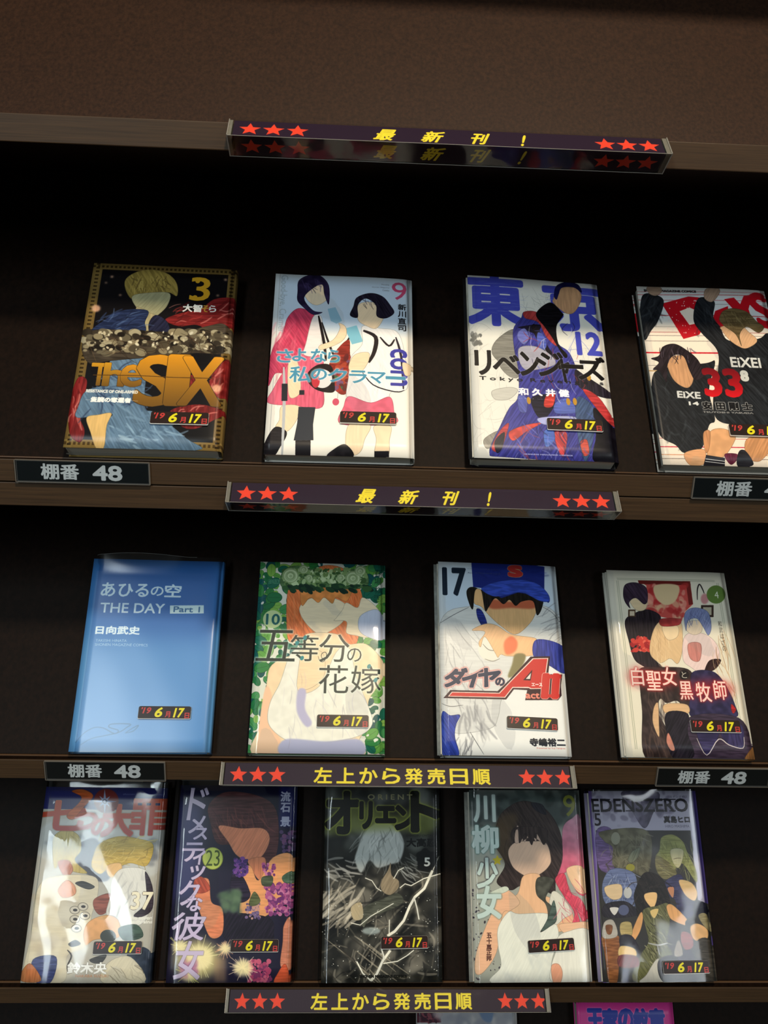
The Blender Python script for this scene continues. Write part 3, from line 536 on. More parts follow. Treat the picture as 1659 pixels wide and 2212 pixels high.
a.poly([(870, 780), (1040, 760), (1170, 860), (1200, 1010), (1120, 1060), (1040, 1140), (920, 1080), (850, 1000)], (236, 214, 208)); a.poly([(900, 860), (1020, 860), (1010, 1020), (920, 1000)], (206, 140, 130)); a.poly([(880, 660), (1010, 640), (1030, 740), (960, 775), (890, 740)], (236, 216, 190))
a.poly([(860, 600), (900, 530), (990, 515), (1090, 560), (1120, 700), (1090, 780), (1040, 700), (980, 620), (900, 640), (880, 740)], (132, 142, 182)); a.strokes((880, 540, 1060, 640), 26, 110, 1.4, 8, [(170, 178, 210), (100, 106, 150)], spread=.3)
a.poly([(1100, 1020), (1210, 1010), (1170, 1090), (1100, 1130), (1050, 1140)], (60, 34, 34)); a.strokes((1130, 700, 1260, 1200), 22, 420, 1.25, 10, [(206, 168, 128), (176, 136, 100), (226, 200, 160)], spread=.08, alpha=.8); a.strokes((1240, 1150, 1340, 1400), 12, 240, 1.2, 6, [(196, 160, 120)], spread=.15)
a.poly([(440, 1100), (620, 1080), (900, 1100), (960, 1250), (900, 1480), (800, 1400), (700, 1420), (640, 1380), (620, 1500), (720, 1700), (800, 1930), (500, 1925), (470, 1500), (450, 1300)], (62, 48, 46)); a.strokes((480, 1150, 720, 1850), 46, 380, 1.35, 20, [(92, 72, 66), (44, 34, 36), (116, 90, 78)], spread=.15, alpha=.5)
a.poly([(940, 1130), (1130, 1120), (1250, 1240), (1350, 1450), (1340, 1560), (940, 1560), (930, 1300)], (54, 48, 84)); a.poly([(900, 1560), (1380, 1560), (1510, 1840), (1480, 1945), (860, 1940)], (66, 52, 70)); a.poly([(990, 1600), (1200, 1600), (1180, 1760), (1090, 1910), (1000, 1760)], (58, 50, 92)); a.poly([(1180, 1600), (1400, 1620), (1430, 1780), (1400, 1850), (1260, 1790)], (58, 50, 92))
a.line([(985, 1750), (1080, 1910), (1190, 1760), (1290, 1815), (1420, 1845), (1430, 1740)], 9, (216, 206, 204)); a.poly([(580, 1460), (620, 1420), (630, 1600), (630, 1740), (570, 1600)], (222, 186, 144)); a.poly([(670, 1440), (780, 1420), (900, 1440), (900, 1520), (700, 1520)], (226, 190, 146)); a.poly([(700, 1510), (900, 1520), (900, 1700), (960, 1920), (760, 1930), (700, 1700)], (38, 32, 42)); a.poly([(720, 1700), (780, 1850), (740, 1860), (700, 1780)], (206, 140, 120)); a.poly([(1310, 1430), (1355, 1480), (1330, 1520), (1310, 1490)], (176, 40, 44)); a.poly([(1460, 1900), (1530, 1820), (1540, 1945), (1440, 1948)], (150, 104, 60))
for x, y, rx, ry in ((430, 1170, 100, 90), (1100, 1290, 240, 90), (640, 1200, 170, 80)): a.ell(x, y, rx, ry, (196, 40, 44), soft=22, alpha=.55)
PW = (252, 218, 206)
for t, x0, y0, x1, y1 in (('白', 355, 1080, 490, 1252), ('聖', 498, 1115, 662, 1300), ('女', 642, 1080, 800, 1255), ('黒', 812, 1215, 955, 1388), ('牧', 965, 1225, 1130, 1410), ('師', 1130, 1208, 1275, 1390)): a.text(t, x0, y0, x1, y1, PW, bold=1.2, glow=((206, 52, 52), 3.5, .7))
a.ell(864, 1152, 46, 46, (36, 28, 28)); a.text('と', 836, 1122, 892, 1184, (214, 206, 190), bold=.5)
a.ell(1163, 388, 90, 88, (108, 138, 66)); a.text('4', 1143, 358, 1192, 425, (232, 234, 216), bold=.5); a.vtext('和武はざの', 1178, 640, 1222, 935, (92, 84, 70), dx=44)
# --- orange lettered cover
a = A_('orange_lettered_cover', [(365, 150), (1530, 150), (1370, 2060), (95, 2075)], (196, 192, 180)); COV['b37'] = a
a.uvrect(0, 0, 1, .12, (44, 46, 104)); a.poly([(300, 560), (560, 460), (900, 560), (1400, 500), (1500, 620), (1400, 1000), (900, 900), (600, 900), (260, 800)], (206, 206, 200), soft=6)
a.poly([(560, 760), (700, 680), (860, 660), (980, 1000), (860, 1060), (700, 940)], (92, 94, 104), soft=3); a.blobs((300, 560, 1450, 900), 40, (14, 46), [(214, 214, 208), (150, 150, 152), (110, 112, 120)], soft=6, alpha=.5)
a.poly([(440, 620), (560, 560), (680, 620), (700, 760), (640, 860), (760, 980), (600, 960), (520, 860), (440, 940), (420, 760)], (198, 178, 104)); a.strokes((460, 600, 660, 860), 34, 160, 1.4, 10, [(222, 206, 140), (170, 148, 80)], spread=.5)
a.poly([(820, 800), (880, 690), (1060, 620), (1260, 640), (1400, 700), (1340, 900), (1180, 880), (1060, 920), (960, 940), (880, 990), (800, 920)], (204, 176, 82)); a.strokes((860, 660, 1320, 880), 60, 200, -.3, 12, [(228, 206, 120), (160, 132, 58), (190, 166, 84)], spread=.5, curve=.5)
a.poly([(960, 900), (1080, 880), (1090, 960), (1000, 1020), (950, 980)], (234, 196, 136)); a.poly([(470, 880), (580, 860), (620, 960), (540, 1020)], (196, 130, 100))
a.poly([(330, 1060), (560, 1000), (840, 1020), (860, 1200), (800, 1400), (740, 1700), (560, 1800), (520, 2060), (130, 2060), (200, 1600), (240, 1250)], (226, 216, 190)); a.blobs((240, 1050, 760, 2000), 40, (20, 60), [(206, 190, 160), (238, 232, 214), (190, 178, 160)], soft=8, alpha=.5)
a.poly([(640, 1080), (720, 1060), (830, 1110), (780, 1140), (700, 1120)], (70, 70, 70))
for x, y in ((635, 1345), (715, 1310), (635, 1435), (735, 1400), (650, 1525)): a.ell(x, y, 52, 42, (150, 142, 126)); a.ell(x, y, 44, 34, (222, 214, 196)); a.ell(x+4, y, 22, 14, (66, 60, 58))
a.line([(560, 1740), (600, 1800), (560, 1900), (570, 1980)], 16, (74, 68, 64)); a.poly([(570, 1680), (640, 1640), (690, 1680), (610, 1710)], (70, 64, 62))
a.poly([(480, 1130), (560, 1050), (640, 1110), (640, 1190), (540, 1230), (480, 1190)], (218, 158, 118)); a.poly([(830, 1230), (980, 1180), (960, 1340), (880, 1390), (820, 1320)], (150, 84, 70))
a.poly([(1000, 1040), (1100, 930), (1320, 940), (1380, 1100), (1360, 1350), (1280, 1480), (1100, 1500), (1020, 1400), (940, 1380), (980, 1200)], (232, 230, 222)); a.strokes((1000, 960, 1260, 1400), 30, 260, 1.9, 14, [(196, 194, 190), (246, 244, 238), (160, 160, 160)], soft=2, alpha=.6)
a.poly([(1320, 960), (1390, 1100), (1390, 1320), (1300, 1400), (1210, 1390), (1330, 1250)], (62, 50, 60)); a.poly([(720, 1560), (780, 1450), (940, 1390), (1060, 1440), (1070, 1600), (960, 1620), (820, 1640), (740, 1690)], (226, 176, 120)); a.ell(960, 1600, 78, 66, (72, 76, 72)); a.poly([(1060, 1520), (1240, 1480), (1300, 1600), (1120, 1640)], (70, 92, 78))
a.poly([(780, 1830), (940, 1780), (900, 1860), (820, 1870)], (84, 84, 84)); a.poly([(1150, 1760), (1300, 1700), (1390, 1800), (1370, 2060), (1300, 2040), (1180, 1950)], (56, 66, 84)); a.poly([(960, 1860), (1180, 1800), (1320, 2050), (900, 2060)], (222, 214, 190)); a.poly([(220, 1840), (450, 1810), (400, 2060), (240, 2060)], (74, 82, 130)); a.poly([(110, 1960), (200, 1880), (300, 2050), (110, 2060)], (206, 132, 84)); a.strokes((960, 1850, 1250, 2000), 16, 200, .8, 9, [(150, 140, 120), (190, 182, 160)])
OR = (196, 84, 48)
for t, x0, y0, x1, y1, b in (('七', 330, 290, 720, 560, 6), ('つ', 610, 400, 850, 555, 5), ('の', 815, 450, 990, 620, 4), ('大', 930, 320, 1190, 610, 6), ('罪', 1200, 262, 1490, 600, 4)):
    a.text(t, x0, y0, x1, y1, OR, bold=b, edge=((226, 140, 84), 1.3), grad=(176, 66, 62), glow=((40, 22, 20), 2, .6))
a.poly([(610, 190), (720, 170), (820, 230), (740, 330), (620, 460), (560, 420), (680, 300), (700, 240)], (190, 92, 40)); a.ell(945, 280, 120, 118, (122, 44, 40), soft=2)
for k in range(8):
    t = k*math.pi/4; l = 118 if k % 2 == 0 else 74; x, y = 930, 285
    a.poly([(x+l*math.cos(t), y+l*math.sin(t)), (x+16*math.cos(t+1.57), y+16*math.sin(t+1.57)), (x-16*math.cos(t), y-16*math.sin(t)), (x+16*math.cos(t-1.57), y+16*math.sin(t-1.57))], (150, 160, 190), sm=False)
a.ell(930, 285, 24, 24, (52, 56, 90)); a.ell(930, 285, 13, 13, (160, 166, 190))
a.text('shonen magazine comics', 1108, 203, 1500, 226, (110, 116, 160)); a.text('37', 1195, 1160, 1385, 1330, (248, 240, 214), bold=2.5, edge=((60, 44, 40), 1)); a.text('the seven', 1170, 1398, 1385, 1428, (248, 246, 236), bold=1); a.text('deadly sins', 1148, 1440, 1385, 1475, (248, 246, 236), bold=1)
a.text('鈴木央', 568, 1865, 938, 1972, (248, 248, 244), bold=2.5, edge=((120, 112, 100), 1)); a.text('NAKABA SUZUKI', 640, 1985, 960, 2008, (214, 150, 110))
# --- violet cover
a = A_('violet_cover', [(270, 140), (1420, 130), (1375, 2045), (110, 2050)], (36, 32, 56)); COV['b23'] = a
a.uvrect(0, 0, 1, .2, (22, 22, 46), soft=20); a.uvrect(.85, 0, 1, .22, (30, 34, 92), soft=8); a.uvrect(0, .08, .2, .6, (58, 60, 108), soft=30)
a.poly([(540, 330), (700, 200), (1000, 220), (1200, 340), (1240, 640), (1180, 900), (1080, 900), (1000, 700), (760, 700), (620, 680), (560, 500)], (84, 46, 48)); a.strokes((560, 320, 1100, 560), 60, 240, 1.25, 12, [(122, 66, 60), (52, 28, 34), (150, 88, 76)], spread=.3, alpha=.6)
a.poly([(640, 520), (860, 540), (1080, 540), (1150, 640), (1080, 800), (960, 860), (820, 800), (740, 680)], (216, 144, 110)); a.poly([(940, 840), (1100, 820), (1100, 960), (1050, 1040), (960, 920)], (206, 136, 100))
a.poly([(860, 940), (960, 900), (1040, 1040), (1180, 820), (1380, 800), (1380, 1160), (1100, 1400), (880, 1440), (860, 1240), (960, 1180), (900, 1060)], (236, 172, 116))
a.poly([(780, 980), (880, 1000), (960, 1190), (860, 1260), (760, 1180)], (40, 30, 52)); a.poly([(700, 1360), (1140, 1400), (1200, 1560), (1150, 1700), (740, 1640), (680, 1480)], (34, 26, 44)); a.poly([(400, 1060), (540, 1030), (570, 1250), (680, 1320), (680, 1560), (560, 1600), (470, 1400), (400, 1180)], (228, 146, 104)); a.poly([(400, 1040), (480, 1010), (560, 1120), (480, 1170), (400, 1150)], (186, 84, 60))
fl = [(150, 70, 130), (186, 96, 150), (120, 56, 120), (206, 130, 170)]
a.blobs((1120, 1080, 1370, 1370), 170, (10, 26), fl, asp=1.1); a.blobs((790, 830, 930, 1000), 70, (8, 20), [(96, 60, 140), (130, 80, 160), (70, 46, 110)], asp=1.1); a.blobs((1080, 880, 1200, 1000), 30, (8, 20), fl, asp=1.1); a.blobs((920, 1270, 1050, 1420), 50, (8, 18), [(130, 110, 150), (90, 70, 120), (206, 160, 150)], asp=1.1); a.blobs((950, 1830, 1170, 2040), 110, (10, 28), [(176, 70, 110), (206, 100, 130), (130, 56, 100)], asp=1.1); a.blobs((1260, 560, 1390, 760), 30, (10, 24), [(120, 80, 120), (90, 70, 110)], asp=1.1)
a.poly([(1075, 1010), (1180, 1000), (1170, 1090), (1080, 1090)], (84, 96, 70)); a.poly([(950, 1240), (1000, 1150), (1060, 1230), (1030, 1280), (960, 1290)], (96, 104, 66)); a.poly([(1280, 1000), (1380, 950), (1390, 1060), (1300, 1060)], (80, 104, 84)); a.blobs((670, 1160, 850, 1340), 50, (14, 34), [(110, 136, 104), (86, 112, 86)], soft=6, alpha=.6)
a.poly([(1300, 1480), (1370, 1420), (1370, 1900), (1270, 1880), (1290, 1640)], (214, 140, 110)); a.poly([(1240, 1960), (1320, 1860), (1360, 2050), (1210, 2050)], (214, 96, 60))
def spark(x, y, r, c, n=30):
    for k in range(n):
        t = a.rng.uniform(0, 6.28); l = r*a.rng.uniform(.5, 1); a.line([(x, y), (x+l*math.cos(t), y+l*math.sin(t))], 7, c, sm=False, alpha=.7)
    a.ell(x, y, r*.55, r*.5, (252, 240, 190), soft=9, alpha=.9)
a.ell(430, 1820, 240, 200, (226, 214, 150), soft=24, alpha=.85); spark(450, 1800, 240, (246, 238, 180)); spark(710, 1710, 110, (246, 190, 150)); spark(890, 1900, 170, (250, 222, 190)); spark(250, 1690, 130, (226, 220, 140), 16); spark(340, 1960, 150, (220, 226, 120), 20); a.blobs((250, 1850, 420, 1990), 20, (14, 30), [(206, 140, 170), (176, 110, 160)], soft=5, alpha=.6); a.rect(600, 1800, 720, 2045, (196, 160, 120), soft=10, alpha=.5)
a.ell(582, 832, 104, 108, (150, 160, 60)); a.ell(582, 832, 97, 101, (206, 216, 110)); a.text('23', 520, 752, 648, 905, (84, 100, 40), bold=0)
LV = (214, 200, 226)
for t, x0, y0, x1, y1 in (('ド', 350, 165, 525, 465), ('メ', 355, 430, 500, 590), ('ス', 400, 545, 520, 650), ('テ', 290, 685, 490, 860), ('ィ', 395, 760, 500, 890), ('ッ', 365, 905, 500, 1035), ('ク', 262, 1050, 440, 1285), ('な', 330, 1195, 470, 1340), ('彼', 190, 1360, 500, 1625), ('女', 212, 1640, 470, 2015)):
    a.text(t, x0, y0, x1, y1, LV, bold=2.4, shear=.1, glow=((60, 50, 90), 2, .5))
for t, y0, y1 in (('流', 188, 278), ('石', 296, 380), ('景', 428, 516)): a.text(t, 1258, y0, 1348, y1, (176, 178, 200), bold=2)
# --- black and white lightning cover
a = A_('lightning_cover', [(190, 125), (1305, 130), (1345, 2055), (150, 2060)], (40, 40, 36)); COV['orient'] = a
gy = [(28, 28, 26), (64, 62, 56), (104, 100, 90), (150, 144, 130), (14, 14, 14), (84, 82, 74)]
a.blobs((160, 150, 1330, 700), 90, (30, 90), [(70, 74, 70), (110, 114, 108), (36, 38, 36), (140, 144, 138), (24, 24, 24)], soft=12, alpha=.5)
a.blobs((160, 900, 1330, 2040), 160, (20, 80), gy, soft=8, alpha=.6); a.strokes((170, 1000, 1300, 2000), 120, 320, 2.2, 22, [(206, 196, 176), (40, 38, 34), (120, 114, 100), (20, 20, 20), (170, 160, 140)], soft=1, alpha=.6, curve=.5, spread=.7)
a.strokes((200, 1100, 600, 1400), 26, 380, 2.3, 34, [(226, 216, 196), (190, 180, 160)], soft=1, curve=.3, spread=.2); a.strokes((160, 850, 400, 1050), 16, 240, .3, 26, [(206, 204, 196), (180, 178, 170)], soft=1, curve=.4, spread=.25)
a.poly([(500, 760), (560, 600), (640, 520), (760, 470), (900, 560), (960, 700), (920, 860), (820, 900), (700, 930), (620, 860), (540, 980), (480, 860)], (188, 192, 188), soft=3); a.strokes((520, 520, 920, 900), 60, 240, 1.7, 12, [(220, 222, 218), (140, 144, 140), (100, 104, 100)], soft=1, spread=.5, alpha=.6); a.strokes((900, 780, 1100, 1000), 26, 220, .6, 14, [(196, 198, 192), (120, 122, 116)], soft=1, spread=.4)
a.poly([(740, 1060), (800, 960), (830, 880), (840, 1000), (910, 1060), (900, 1140), (820, 1200), (740, 1150)], (160, 144, 118)); a.poly([(560, 1330), (760, 1230), (900, 1180), (960, 1260), (860, 1330), (640, 1420), (560, 1520)], (84, 86, 74)); a.poly([(440, 1320), (540, 1270), (560, 1420), (470, 1440)], (196, 180, 146))
a.strokes((180, 1500, 640, 2000), 18, 700, .75, 14, [(196, 184, 160), (60, 56, 50)], spread=.08, curve=.03, alpha=.8)
WT = (250, 246, 230)
for P, wd in (([(1240, 960), (1160, 1130), (1060, 1220), (1030, 1320), (960, 1460), (880, 1560), (800, 1600)], 26), ([(1060, 1220), (1090, 1340), (1110, 1440)], 13), ([(580, 1030), (640, 1060), (690, 1130), (740, 1160)], 9), ([(860, 1040), (910, 960), (960, 930)], 9), ([(920, 1130), (980, 1100), (1040, 1110), (1160, 1060), (1320, 990)], 10), ([(640, 2040), (700, 1960), (760, 1850), (830, 1740)], 24), ([(760, 1850), (760, 1800), (740, 1720)], 14), ([(760, 1870), (880, 1860), (980, 1780), (1060, 1740)], 10), ([(500, 1850), (560, 1960), (640, 2040)], 14), ([(1300, 820), (1240, 960), (1200, 1060)], 7), ([(820, 1440), (810, 1590), (790, 1700)], 10), ([(440, 1470), (530, 1490), (640, 1400), (860, 1280)], 8)):
    a.line(P, wd*2.2, (190, 184, 160), soft=5, alpha=.35); p = np.array(P, float); p[1:-1] += a.rng.normal(0, 9, (len(p)-2, 2)); a.line(p, wd, WT, sm=False)
a.blobs((160, 1200, 1330, 2040), 150, (1.5, 4), [(240, 238, 226)]); a.ell(640, 1550, 90, 36, (206, 220, 216), soft=4, alpha=.7)
a.poly([(200, 600), (240, 420), (500, 300), (900, 420), (1150, 300), (1290, 440), (1200, 600), (900, 560), (480, 580)], (132, 142, 60), soft=16, alpha=.6)
DKT = (28, 28, 22)
for t, x0, y0, x1, y1, b in (('オ', 205, 195, 500, 585, 11), ('リ', 535, 290, 640, 540, 8), ('エ', 690, 340, 870, 480, 9), ('ン', 880, 330, 1080, 550, 9), ('ト', 1040, 200, 1295, 565, 13)): a.text(t, x0, y0, x1, y1, DKT, bold=b, glow=((168, 176, 72), 4, .8))
a.text('O R I E N T', 605, 212, 1038, 264, (150, 146, 110), bold=.6); a.text('大高忍', 985, 645, 1275, 725, (18, 18, 18), bold=2); a.text('SHINOBU OHTAKA', 980, 605, 1275, 626, (30, 30, 28)); a.blobs((1120, 800, 1250, 930), 30, (24, 44), [(16, 16, 16)], soft=2); a.text('5', 1160, 835, 1215, 915, (214, 214, 206), bold=1.5); a.text('SHONEN MAGAZINE COMICS', 530, 1985, 990, 2008, (22, 22, 20), bold=1)
# --- grey and pink cover
a = A_('grey_pink_cover', [(135, 165), (1225, 185), (1365, 2055), (215, 2060)], (176, 178, 166)); COV['kawa'] = a
a.uvrect(0, 0, 1, .2, (74, 84, 82), soft=30); a.blobs((140, 180, 1200, 560), 60, (14, 50), [(60, 72, 70), (92, 104, 100), (48, 54, 52)], soft=6, alpha=.6); a.blobs((150, 1150, 480, 2040), 110, (3, 10), [(90, 84, 92), (60, 56, 66), (120, 116, 112)])
hair = (62, 50, 48)
a.poly([(400, 560), (460, 400), (620, 290), (780, 300), (930, 400), (1040, 600), (1070, 850), (1000, 1060), (990, 1200), (900, 1180), (860, 1230), (800, 1180), (660, 1120), (560, 1160), (420, 1080), (500, 900), (390, 700)], hair); a.poly([(400, 560), (460, 420), (620, 420), (560, 640), (520, 900), (420, 760)], (98, 80, 56), soft=14, alpha=.7); a.poly([(750, 300), (860, 320), (900, 420), (800, 380)], (36, 34, 44))
a.strokes((480, 380, 960, 700), 40, 260, 1.4, 10, [(86, 70, 64), (40, 32, 34)], spread=.3, alpha=.5)
a.poly([(530, 780), (600, 690), (760, 680), (900, 700), (950, 860), (920, 940), (850, 1000), (760, 1040), (660, 1000), (570, 920)], (226, 196, 172)); a.poly([(600, 700), (620, 520), (690, 690), (740, 560), (800, 690), (820, 560), (900, 720), (760, 640)], (206, 178, 160)); a.poly([(560, 640), (620, 560), (640, 700), (700, 600), (760, 720), (800, 600), (880, 720), (900, 560), (600, 540)], hair)
a.poly([(680, 1020), (840, 1010), (850, 1180), (1000, 1260), (1160, 1380), (1100, 1560), (420, 1560), (440, 1300), (620, 1200)], (240, 198, 158)); a.poly([(440, 1180), (540, 1160), (650, 1280), (560, 1360), (480, 1400), (430, 1760), (300, 1960), (220, 1960), (230, 1760), (330, 1480), (400, 1330)], (240, 196, 160))
a.poly([(440, 1520), (540, 1370), (640, 1390), (920, 1390), (1010, 1500), (1030, 1620), (990, 1760), (960, 1900), (980, 2060), (380, 2060), (470, 1900), (440, 1700)], (238, 238, 226)); a.poly([(360, 1180), (500, 1120), (540, 1160), (440, 1200)], (216, 222, 206)); a.poly([(960, 1180), (1060, 1220), (1160, 1380), (1080, 1440), (1000, 1500), (930, 1400)], (228, 224, 210)); a.strokes((480, 1700, 960, 2000), 26, 260, 1.2, 22, [(206, 210, 206), (222, 224, 216)], soft=6, alpha=.6)
a.poly([(820, 1040), (980, 1060), (900, 1240), (960, 1320), (1010, 1450), (940, 1520), (850, 1570), (920, 1440), (900, 1300), (810, 1200)], (84, 84, 74)); a.poly([(980, 1260), (1010, 1450), (940, 1520), (860, 1560), (920, 1440)], (84, 100, 92))
a.poly([(1060, 560), (1150, 460), (1230, 450), (1280, 900), (1290, 1200), (1200, 1180), (1120, 1000), (1080, 1000), (1000, 1060), (1060, 860)], (196, 150, 170), grad=(226, 90, 120)); a.poly([(1100, 960), (1260, 940), (1290, 1190), (1190, 1160)], (242, 208, 170)); a.poly([(990, 1060), (1080, 1000), (1140, 1180), (1250, 1260), (1310, 1420), (1260, 1470), (1200, 1340), (1240, 1500), (1180, 1560), (1110, 1590), (1180, 1400), (1080, 1230)], (222, 84, 108)); a.strokes((1020, 1050, 1240, 1450), 30, 260, 1.1, 10, [(240, 120, 140), (190, 56, 84)], spread=.3, alpha=.6)
a.poly([(1030, 1500), (1160, 1480), (1320, 1480), (1330, 1600), (1100, 1590)], (242, 202, 166)); a.poly([(1010, 1640), (1100, 1570), (1330, 1570), (1365, 2050), (980, 2060), (960, 1900), (1000, 1760)], (240, 238, 226)); a.poly([(960, 1900), (1030, 1880), (1070, 1960), (1050, 2060), (980, 2060)], (238, 178, 146))
KW = (206, 222, 216)
for t, x0, y0, x1, y1, e in (('川', 185, 218, 400, 480, (120, 132, 132)), ('柳', 172, 520, 435, 790, (90, 130, 124)), ('少', 225, 845, 432, 1130, (40, 40, 46)), ('女', 228, 1122, 470, 1430, (120, 140, 130))): a.text(t, x0, y0, x1, y1, KW, bold=5, glow=(e, 4, .8))
a.poly([(425+(52 if k % 2 else 26)*math.cos(k*math.pi/5+.3), 865+(54 if k % 2 else 27)*math.sin(k*math.pi/5+.3)) for k in range(10)], (206, 190, 60), sm=False)
a.text('9', 1060, 230, 1190, 440, (130, 134, 50), bold=1); a.vtext('五十嵐正邦', 328, 1572, 378, 1850, (96, 56, 48), bold=1)
# --- lilac framed cover
a = A_('lilac_framed_cover', [(130, 185), (1190, 182), (1405, 2040), (283, 2055)], (176, 172, 190)); COV['edens'] = a
a.uvrect(0, 0, .03, 1, (104, 84, 150)); a.uvrect(.96, 0, 1, 1, (84, 70, 140)); a.uvrect(0, .2, .03, 1, (116, 92, 160))
a.poly([(460, 190), (820, 195), (760, 420), (680, 550), (560, 380)], (84, 78, 100)); a.blobs((160, 190, 1100, 530), 50, (12, 40), [(120, 114, 140), (150, 146, 166), (96, 90, 112)], soft=3, alpha=.5)
a.poly([(205, 570), (1135, 572), (1205, 1250), (1330, 1300), (1350, 2050), (280, 2050), (230, 1100)], (58, 56, 54), sm=False)
a.poly([(210, 575), (370, 575), (390, 940), (240, 940)], (112, 92, 140)); a.poly([(260, 580), (720, 580), (720, 1000), (560, 980), (380, 920), (370, 740), (290, 680)], (104, 100, 80)); a.strokes((300, 600, 700, 950), 70, 180, 1.2, 12, [(130, 126, 104), (70, 66, 52), (150, 146, 120)], spread=.7, alpha=.6); a.ell(400, 650, 44, 62, (150, 150, 132)); a.poly([(520, 860), (560, 780), (640, 740), (620, 830), (560, 890)], (120, 124, 104)); a.ell(545, 935, 44, 36, (150, 146, 60))
a.poly([(830, 760), (850, 640), (960, 612), (1060, 680), (1110, 800), (1190, 960), (1190, 1080), (1060, 900), (990, 940), (960, 980), (830, 960), (790, 840)], (142, 144, 86)); a.strokes((850, 660, 1150, 980), 50, 200, 1.3, 9, [(170, 172, 110), (104, 106, 60)], spread=.4); a.poly([(940, 760), (1060, 760), (1050, 880), (1010, 940), (960, 880)], (196, 190, 150)); a.poly([(800, 820), (940, 900), (1000, 1000), (880, 1050), (800, 960)], (118, 112, 74)); a.strokes((800, 850, 980, 1000), 22, 140, .4, 7, [(170, 166, 110), (70, 60, 44)])
a.poly([(870, 1090), (1030, 1000), (1100, 1140), (1180, 1280), (1140, 1420), (1020, 1400), (980, 1250), (930, 1220)], (58, 56, 92)); a.poly([(1020, 1060), (1140, 1080), (1200, 1180), (1170, 1260), (1080, 1200)], (220, 186, 130)); a.poly([(910, 1140), (970, 1130), (960, 1230)], (196, 140, 104))
a.poly([(270, 1100), (340, 960), (470, 945), (600, 1020), (610, 1280), (540, 1320), (450, 1300), (300, 1280)], (108, 120, 156)); a.strokes((300, 970, 600, 1300), 50, 180, 1.3, 10, [(146, 158, 190), (70, 78, 112), (180, 188, 210)], spread=.5); a.poly([(300, 1120), (450, 1100), (460, 1220), (380, 1250), (310, 1200)], (234, 204, 160)); a.ell(520, 1180, 40, 56, (196, 196, 194)); a.poly([(290, 1300), (460, 1260), (560, 1300), (620, 1400), (300, 1420)], (46, 42, 50)); a.ell(480, 1350, 52, 52, (92, 98, 130)); a.poly([(345, 1330), (430, 1330), (390, 1400)], (226, 222, 214))
a.poly([(580, 1200), (640, 1040), (700, 980), (800, 1000), (880, 1080), (940, 1300), (880, 1300), (640, 1420), (600, 1320)], (34, 28, 26)); a.strokes((600, 1020, 900, 1260), 40, 180, 1.3, 14, [(20, 16, 16), (60, 50, 44)], spread=.8); a.poly([(690, 1190), (800, 1180), (800, 1270), (760, 1330), (690, 1250)], (232, 196, 140))
a.poly([(670, 1350), (800, 1310), (920, 1290), (930, 1500), (900, 1660), (960, 1780), (1000, 2040), (580, 2040), (640, 1800), (720, 1660), (690, 1500)], (108, 108, 70)); a.strokes((680, 1340, 920, 1980), 110, 90, .9, 11, [(40, 38, 28), (60, 56, 40), (190, 186, 140)], spread=.3, alpha=.85); a.poly([(740, 1360), (820, 1340), (780, 1430)], (222, 196, 130))
a.poly([(900, 1310), (960, 1300), (1100, 1440), (1090, 1500), (960, 1450), (920, 1400)], (222, 172, 114)); a.ell(1112, 1478, 32, 34, (28, 24, 26)); a.poly([(1130, 1520), (1200, 1480), (1300, 1540), (1290, 1640), (1170, 1640)], (222, 180, 126)); a.poly([(640, 1380), (670, 1420), (640, 1560), (560, 1680), (540, 1620)], (222, 172, 114)); a.line([(720, 1670), (820, 1690), (910, 1670)], 16, (180, 180, 176)); a.line([(810, 1690), (830, 1780)], 22, (180, 180, 176))
a.poly([(700, 1980), (820, 1820), (900, 2040), (640, 2050)], (206, 202, 190)); a.poly([(820, 1840), (1000, 1800), (1080, 2040), (860, 2040)], (30, 26, 28)); a.poly([(1050, 1560), (1140, 1590), (1160, 1700), (1090, 1740), (1040, 1660)], (150, 84, 84)); a.poly([(1020, 1760), (1140, 1740), (1160, 1850), (1020, 1850)], (58, 50, 70)); a.poly([(1160, 1290), (1260, 1270), (1310, 1380), (1180, 1400)], (30, 28, 44)); a.poly([(1210, 1400), (1290, 1390), (1340, 1560), (1260, 1500)], (150, 140, 104)); a.poly([(1180, 1680), (1330, 1650), (1400, 2040), (1250, 2030)], (76, 70, 62)); a.poly([(980, 1720), (1020, 1640), (1060, 1780), (980, 1800)], (150, 140, 130))
a.poly([(270, 1600), (430, 1600), (440, 1760), (420, 2050), (340, 2050), (300, 1800)], (150, 96, 56)); a.poly([(290, 1470), (380, 1450), (420, 1600), (280, 1620)], (186, 180, 170)); a.poly([(305, 1500), (370, 1500), (360, 1580), (320, 1580)], (140, 92, 60)); a.poly([(450, 1480), (550, 1470), (560, 1600), (460, 1600)], (186, 166, 110)); a.poly([(450, 1600), (560, 1600), (640, 1740), (560, 1760), (450, 1700)], (40, 34, 44)); a.poly([(450, 1700), (580, 1720), (600, 1800), (440, 1800)], (226, 196, 130)); a.poly([(440, 1790), (610, 1800), (620, 1900), (440, 1900)], (124, 62, 60)); a.rect(470, 1920, 530, 2055, (50, 52, 84)); a.rect(305, 1480, 330, 2050, (190, 186, 180), alpha=0)
a.text('EDENSZERO', 160, 262, 1112, 385, (30, 26, 34), bold=2.2)
for x in (165, 285, 405, 500, 830, 930): a.rect(x-2, 262, x+60, 272, (30, 26, 34)); a.rect(x-2, 374, x+60, 384, (30, 26, 34))
a.text('5', 188, 405, 258, 525, (34, 28, 38), bold=1); a.text('真島ヒロ', 870, 432, 1128, 495, (32, 28, 34), bold=1.5); a.text('HIRO MASHIMA', 888, 518, 1126, 542, (96, 92, 110)); a.text('エデンズゼロ', 930, 228, 1100, 250, (60, 54, 66))
